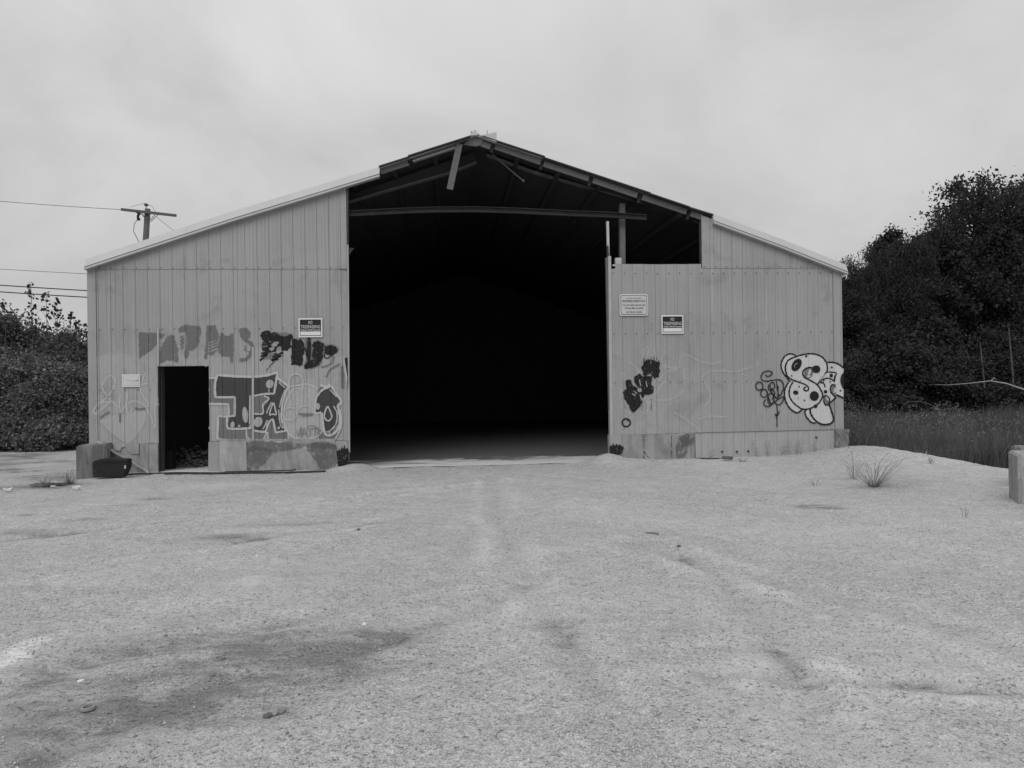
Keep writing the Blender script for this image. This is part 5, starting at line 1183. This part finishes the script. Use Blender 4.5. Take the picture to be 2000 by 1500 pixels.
# taller stalks and pale seed heads standing out of the field
r2 = np.random.default_rng(15); n = 5200
D = 16 + 19 * r2.random(n); px = r2.uniform(1610, 2200, n); t = (px - CX) / FPX
x = CAM.x + FW.x * D + RT.x * t * D; y = CAM.y + FW.y * D + RT.y * t * D; xc = np.interp(y, [c[0] for c in CREST], [c[1] for c in CREST])
k = (x > xc + 1.0) & (x > XR + .35) & (vnoise(x, y, 1.7, 14) > .06); x, y = x[k], y[k]; n = len(x); hh = r2.uniform(.7, 1.25, n)
P0 = np.stack([x, y, height(x, y)], 1); V, F = blades(P0, hh, r2.uniform(.008, .016, n), r2, .16)
V2, F2 = leaves(np.repeat(V[3::5], 5, 0) + r2.normal(size=(n * 5, 3)) * .05, .045, r2); raw('stalks', V, F, [M['grass_pale']], None, kind='stuff')
k5 = np.repeat(r2.random(n) < .35, 5); V2 = V2.reshape(-1, 4, 3)[k5].reshape(-1, 3); raw('seed_heads', V2, np.arange(len(V2)).reshape(-1, 4), [M['grass_pale']], None, kind='stuff')
# left shrubs
PS = [make_proto('shrub', 11, 3.8, 1.7, 64, 90, .08, ['leaf4', 'leaf3'], low=.03, airy=1.3), make_proto('shrub_b', 12, 3.6, 1.6, 60, 90, .075, ['leaf4', 'leaf3'], low=.03, airy=1.3), make_proto('scrub', 13, .9, 1.05, 26, 120, .06, ['leaf4', 'leaf3'], low=.05), make_proto('scrub_b', 14, .7, .9, 24, 120, .055, ['leaf4', 'leaf3'], low=.05)]
def shrub_at(px, ptop, D, pr_, wide, rot, label, group='shrubs left of the shed'):
    b = AT(px, 800, D); z0 = hz(b.x, b.y) - .1; zt = AT(px, ptop, D).z
    return plant(PS[pr_], 'shrub', (b.x, b.y, z0), zt - z0, wide, rot, label, 'shrub', group)
for f in ((-70, 630, 25, 0, 1.0, .4, 'shrub just beyond the left edge of the view'), (12, 616, 24, 1, 1.1, 1.7, 'dense dark shrub at the far left edge'), (70, 690, 23.5, 0, 1.1, .9, 'dense shrub under the tallest leafy saplings'), (122, 650, 24.5, 1, 1.05, 2.8, 'rounded dark shrub close to the shed corner'), (168, 676, 24, 0, 1.0, 3.9, 'dense shrub half hidden by the left corner of the shed'), (225, 680, 26, 1, 1.1, 5.1, 'shrub hidden behind the left wall of the shed'),
          (40, 700, 21.8, 0, 1.3, 4.4, 'lower shrub in front at the left edge, with paler leaves'), (110, 710, 21.6, 1, 1.4, .2, 'lower bushy shrub in front of the saplings'), (160, 720, 21.8, 0, 1.3, 2.2, 'lower shrub in front, beside the wall corner'), (-40, 720, 21.5, 1, 1.4, 1.2, 'low shrub beyond the left edge of the view'),
          (0, 680, 29, 0, 1.6, 1.0, 'shrub in the second row at far left'), (90, 705, 29, 1, 1.7, 3.0, 'shrub in the second row behind the saplings'), (180, 690, 29, 0, 1.6, 4.8, 'shrub in the second row behind the shed corner')): shrub_at(*f)
SCR = ('at the left edge of the view', 'under the dense shrub at far left', 'below the tallest sapling', 'before the middle of the shrubs', 'below the short leaning sapling', 'nearest the shed wall', 'just outside the left edge', 'half way along the sand edge', 'tucked against the wall corner')
for k, (px, D, h_, wd_) in enumerate(((6, 20.6, .95, 1.1), (36, 21.0, .8, 1.2), (66, 20.2, .6, 1.0), (92, 20.9, 1.0, 1.1), (122, 20.5, .7, 1.2), (148, 21.2, .9, 1.0), (-32, 20.7, .9, 1.2), (78, 21.3, 1.1, 1.0), (168, 20.8, .7, 1.1))):
    b = AT(px, 850, D); z0 = hz(b.x, b.y) - .06
    plant(PS[2 + k % 2], 'ground_bush', (b.x, b.y, z0), h_, wd_, k * 1.7, 'low scrubby bush at the edge of the sand, ' + SCR[k], 'bush', 'low bushes along the edge of the sand')
def sapling(px, ptop, pbot, D, seed, label, lean=0.0, nl=60, ls=.125):
    r = np.random.default_rng(seed); a = AT(px, pbot, D); b_ = AT(px + lean, ptop, D); H = b_.z - a.z
    e = empty('sapling', (a.x, a.y, hz(a.x, a.y)), label, 'sapling', 'thin leafy saplings above the shrubs')
    base = Vector((a.x, a.y, hz(a.x, a.y) - .05)); mb = MB(); st = [base, a.lerp(b_, .0) + Vector((.02, 0, 0)), a.lerp(b_, .5) + Vector((.05, 0, 0)), b_]
    mb.tube(st, [.02, .012, .009, .004], 5); C = []
    nl = int(nl * 1.5)
    for k in range(nl):
        f = r.random() ** .8; p = a.lerp(b_, f); side = Vector((r.normal() * .28 * (1.1 - f), r.normal() * .2 * (1.1 - f), r.uniform(0, .12))); q = p + side
        if k % 5 == 0: mb.tube([p - Vector((0, 0, .15)), q], [.005, .003], 3)
        C.append(tuple(q))
    mb.build('stem', M['bark'], e)
    V, F = leaves(np.array(C), ls, r, 1.1); raw('leaves', V, F, [M['leaf2']], e)
for s_ in ((62, 553, 720, 22.6, 1, 'tallest thin sapling with sparse round leaves rising above the left shrubs', -2, 62), (86, 570, 720, 22.9, 2, 'slender sapling just right of the tallest one', 4, 46), (108, 584, 720, 22.5, 3, 'bare-stemmed sapling with sparse leaves in the gap between shrubs', 3, 56), (132, 612, 720, 22.7, 4, 'short sapling leaning right near the shed corner', 6, 40), (152, 630, 740, 22.4, 5, 'low leafy sapling beside the shed wall, second from it', 2, 50), (166, 636, 740, 22.6, 6, 'low leafy sapling touching the shed wall edge', 0, 44), (8, 592, 700, 22.8, 7, 'small sapling tip at the far left edge', 0, 36)): sapling(*s_)

# weeds near the wall and the big clump on the mound
def weed(px, ptop, pbot, y, seed, label, group=None, stems=3, mat='weed', name='weed', spread=.04):
    r = random.Random(seed); a = W(px, pbot, y); b_ = W(px, ptop, y); H = b_.z - a.z; zz = hz(a.x, y)
    e = empty(name, (a.x, y, zz), label, 'weed', group); mb = MB(); lf = MB()
    for k in range(stems):
        x0 = a.x + r.uniform(-spread, spread); h_ = H * r.uniform(.6, 1); tip = Vector((x0 + r.uniform(-.05, .05), y + r.uniform(-.03, .03), zz + h_)); p0 = Vector((x0, y, zz - .02))
        mb.tube([p0, p0.lerp(tip, .5) + Vector((r.uniform(-.01, .01), 0, 0)), tip], [.004, .003, .0015], 3)
        for j in range(8):
            f = r.uniform(.15, 1); p = p0.lerp(tip, f); s_ = r.choice((-1, 1)); d = Vector((s_ * r.uniform(.03, .08), r.uniform(-.03, .03), r.uniform(-.01, .05))); lf.add([p, p + d * .5 + Vector((0, 0, .012)), p + d, p + d * .5 + Vector((0, 0, .005))], [(0, 1, 2, 3)])
    mb.build('stem', M[mat], e); lf.build('leaves', M[mat], e, fix=False)
for i, (px, t_) in enumerate(((1478, 850), (1502, 846), (1530, 858), (1543, 850), (1556, 852), (1566, 850), (1590, 858), (1389, 862))):
    weed(px, t_ + 6, 889, -.12 - .03 * (i % 3), 40 + i, 'thin dry weed at the metal skirt panel, ' + ('leftmost of the close row', 'second of the close row', 'third of the close row', 'fourth of the close row', 'fifth of the close row', 'sixth of the close row', 'rightmost, under the white figure', 'alone near the left end')[i], 'thin weeds against the skirt panel')
def clump(px, py, seed, n, h0, h1, label, name='grass_clump', spread=.35, mat='weed', wd=.0028):
    r = random.Random(seed); c = G(px, py, .06); c.z = hz(c.x, c.y)
    e = empty(name, c, label, 'grass clump'); mb = MB()
    for k in range(n):
        a = r.uniform(0, 6.283); d = Vector((math.cos(a), math.sin(a), 0)); h_ = h0 + (h1 - h0) * r.random() ** 1.7; o_ = r.uniform(.1, 1) * spread * (.35 + .9 * h_ / h1)
        p0 = c + d * r.uniform(0, .06) - Vector((0, 0, .01)); p1 = p0 + d * o_ * .35 + Vector((0, 0, h_ * .7)); p2 = p0 + d * o_ * .85 + Vector((0, 0, h_ * r.uniform(.7, 1))); p3 = p0 + d * o_ * 1.2 + Vector((0, 0, h_ * r.uniform(.25, .95)))
        s_ = d.cross(Vector((0, 0, 1))).normalized() * wd * r.uniform(.6, 1.3)
        mb.add([p0 - s_, p0 + s_, p1 + s_, p1 - s_, p2 + s_ * .8, p2 - s_ * .8, p3], [(0, 1, 2, 3), (3, 2, 4, 5), (5, 4, 6)])
    mb.build('blades', M[mat], e, fix=False)
clump(1706, 943, 1, 130, .06, .64, 'large clump of dry grass with long bent blades on the sand mound', spread=1.7, wd=.0028)
clump(1668, 928, 2, 22, .15, .52, 'thin clump of bent grass left of the large clump on the mound', spread=.45)
clump(1592, 938, 3, 10, .08, .2, 'sparse short grass tuft before the corner pier', spread=.3); clump(1450, 902, 4, 30, .05, .16, 'low spreading grass tuft on the sand below the skirt panel', spread=.3)
clump(1818, 906, 5, 14, .1, .22, 'small grass tuft on the crest of the mound, right of the large clump', spread=.2); clump(1885, 1003, 6, 5, .08, .16, 'tiny two-bladed sprout on the sand before the concrete block', spread=.12)
clump(88, 944, 7, 120, .04, .26, 'wispy grass tuft behind the flat dark scrap at left', spread=.6, wd=.0025); clump(135, 938, 8, 150, .05, .32, 'wispy weeds growing at the foot of the left corner block', spread=.55, wd=.0025)
clump(1808, 894, 9, 4, .14, .24, 'single pale stalk sticking up on the crest of the mound', spread=.05, mat='stone_pale')
clump(668, 905, 10, 40, .05, .17, 'black burnt tuft at the foot of the left jamb', spread=.1, mat='char'); clump(1203, 889, 12, 46, .05, .16, 'black burnt tuft at the foot of the right jamb', spread=.1, mat='char')

# ------------------------------------------------------------------ utility pole and wires
DP = 38.0
pb = AT(282, 800, DP); pt = AT(287.5, 401, DP); zb = hz(pb.x, pb.y) - .3
e = empty('utility_pole', (pb.x, pb.y, zb + .3), 'wooden utility pole with a crossarm rising behind the left roof slope', 'utility pole')
lo = Vector((pt.x - (pt.z - zb) * .07, pt.y, zb)); ptp = AT(288.5, 408, DP)
MB().tube([lo, lo.lerp(ptp, .5), ptp], [.19, .165, .135], 10).build('pole', M['pole'], e, smooth=True)
a, b_ = AT(237, 409, DP - .2), AT(344, 421, DP - .2)
MB().bar(a, b_, .125, .11).build('crossarm', M['pole'], e)
MB().tube([AT(285.5, 398, DP), AT(285.5, 410, DP)], .02, 6).build('pin', M['wire_grey'], e)
mb = MB()
c = AT(285.5, 399, DP)
mb.tube([c - Vector((0, 0, .10)), c - Vector((0, 0, .04)), c, c + Vector((0, 0, .04))], [.05, .12, .10, .06], 10); mb.build('insulator', M['wire_grey'], e)
for (p0, p1) in (((271, 413), (286, 429)), ((276, 414), (287, 432)), ((304, 418), (291, 432)), ((309, 419), (294, 433))):
    MB().bar(AT(*p0, DP - .25), AT(*p1, DP - .2), .03, .02).build('brace', M['wire_grey'], e)
mb = MB(); mb.tube([AT(267, 414, DP - .3), AT(272, 418, DP - .3), AT(269, 422, DP - .3), AT(271, 430, DP - .3)], [.05, .08, .06, .09], 7); mb.build('cutout_switch', M['wire'], e)
MB().tube([AT(269, 428, DP - .3), AT(262, 438, DP - .3), AT(261, 452, DP - .3), AT(270, 470, DP - .3), AT(276, 490, DP - .3)], .015, 4).build('drop_wire', M['wire'], e)
MB().tube([AT(306, 424, DP - .1), AT(322, 437, DP + 2), AT(345, 455, DP + 5)], .012, 4).build('guy_wire', M['wire_grey'], e)
MB().tube([AT(254, 404.5, DP - .2), AT(270, 400, DP - .1), AT(284, 397, DP), AT(297, 403, DP - .1), AT(304, 414, DP - .2)], .010, 4).build('jumper_wire', M['wire_grey'], e)
def wire(p0, p1, D0_, D1_, rad, mat, label):
    a = AT(*p0, D0_); b2 = AT(*p1, D1_); sl = (p1[1] - p0[1]) / (p1[0] - p0[0])
    far = AT(p0[0] - 1500, p0[1] - 1500 * sl - 10, D0_)
    pts = [far.lerp(a, k / 6) for k in range(6)] + [a.lerp(b2, k / 6) - Vector((0, 0, .02 * math.sin(math.pi * k / 6))) for k in range(7)]
    tag(MB().tube(pts, rad, 4).build('overhead_wire', M[mat]), label, 'wire', 'overhead wires left of the shed')
wire((0, 393), (238, 409.5), DP - .5, DP - .2, .014, 'wire_grey', 'thin overhead wire running from the crossarm to the left edge')
wire((0, 525.5), (284, 540), DP, DP - .15, .013, 'wire_grey', 'thin lone overhead wire meeting the shed just below its roof corner')
wire((0, 557), (284, 573.5), DP, DP - .2, .028, 'wire', 'thick black overhead cable, upper of the close pair')
wire((0, 570), (284, 586.5), DP, DP - .2, .028, 'wire', 'thick black overhead cable, lower of the close pair')
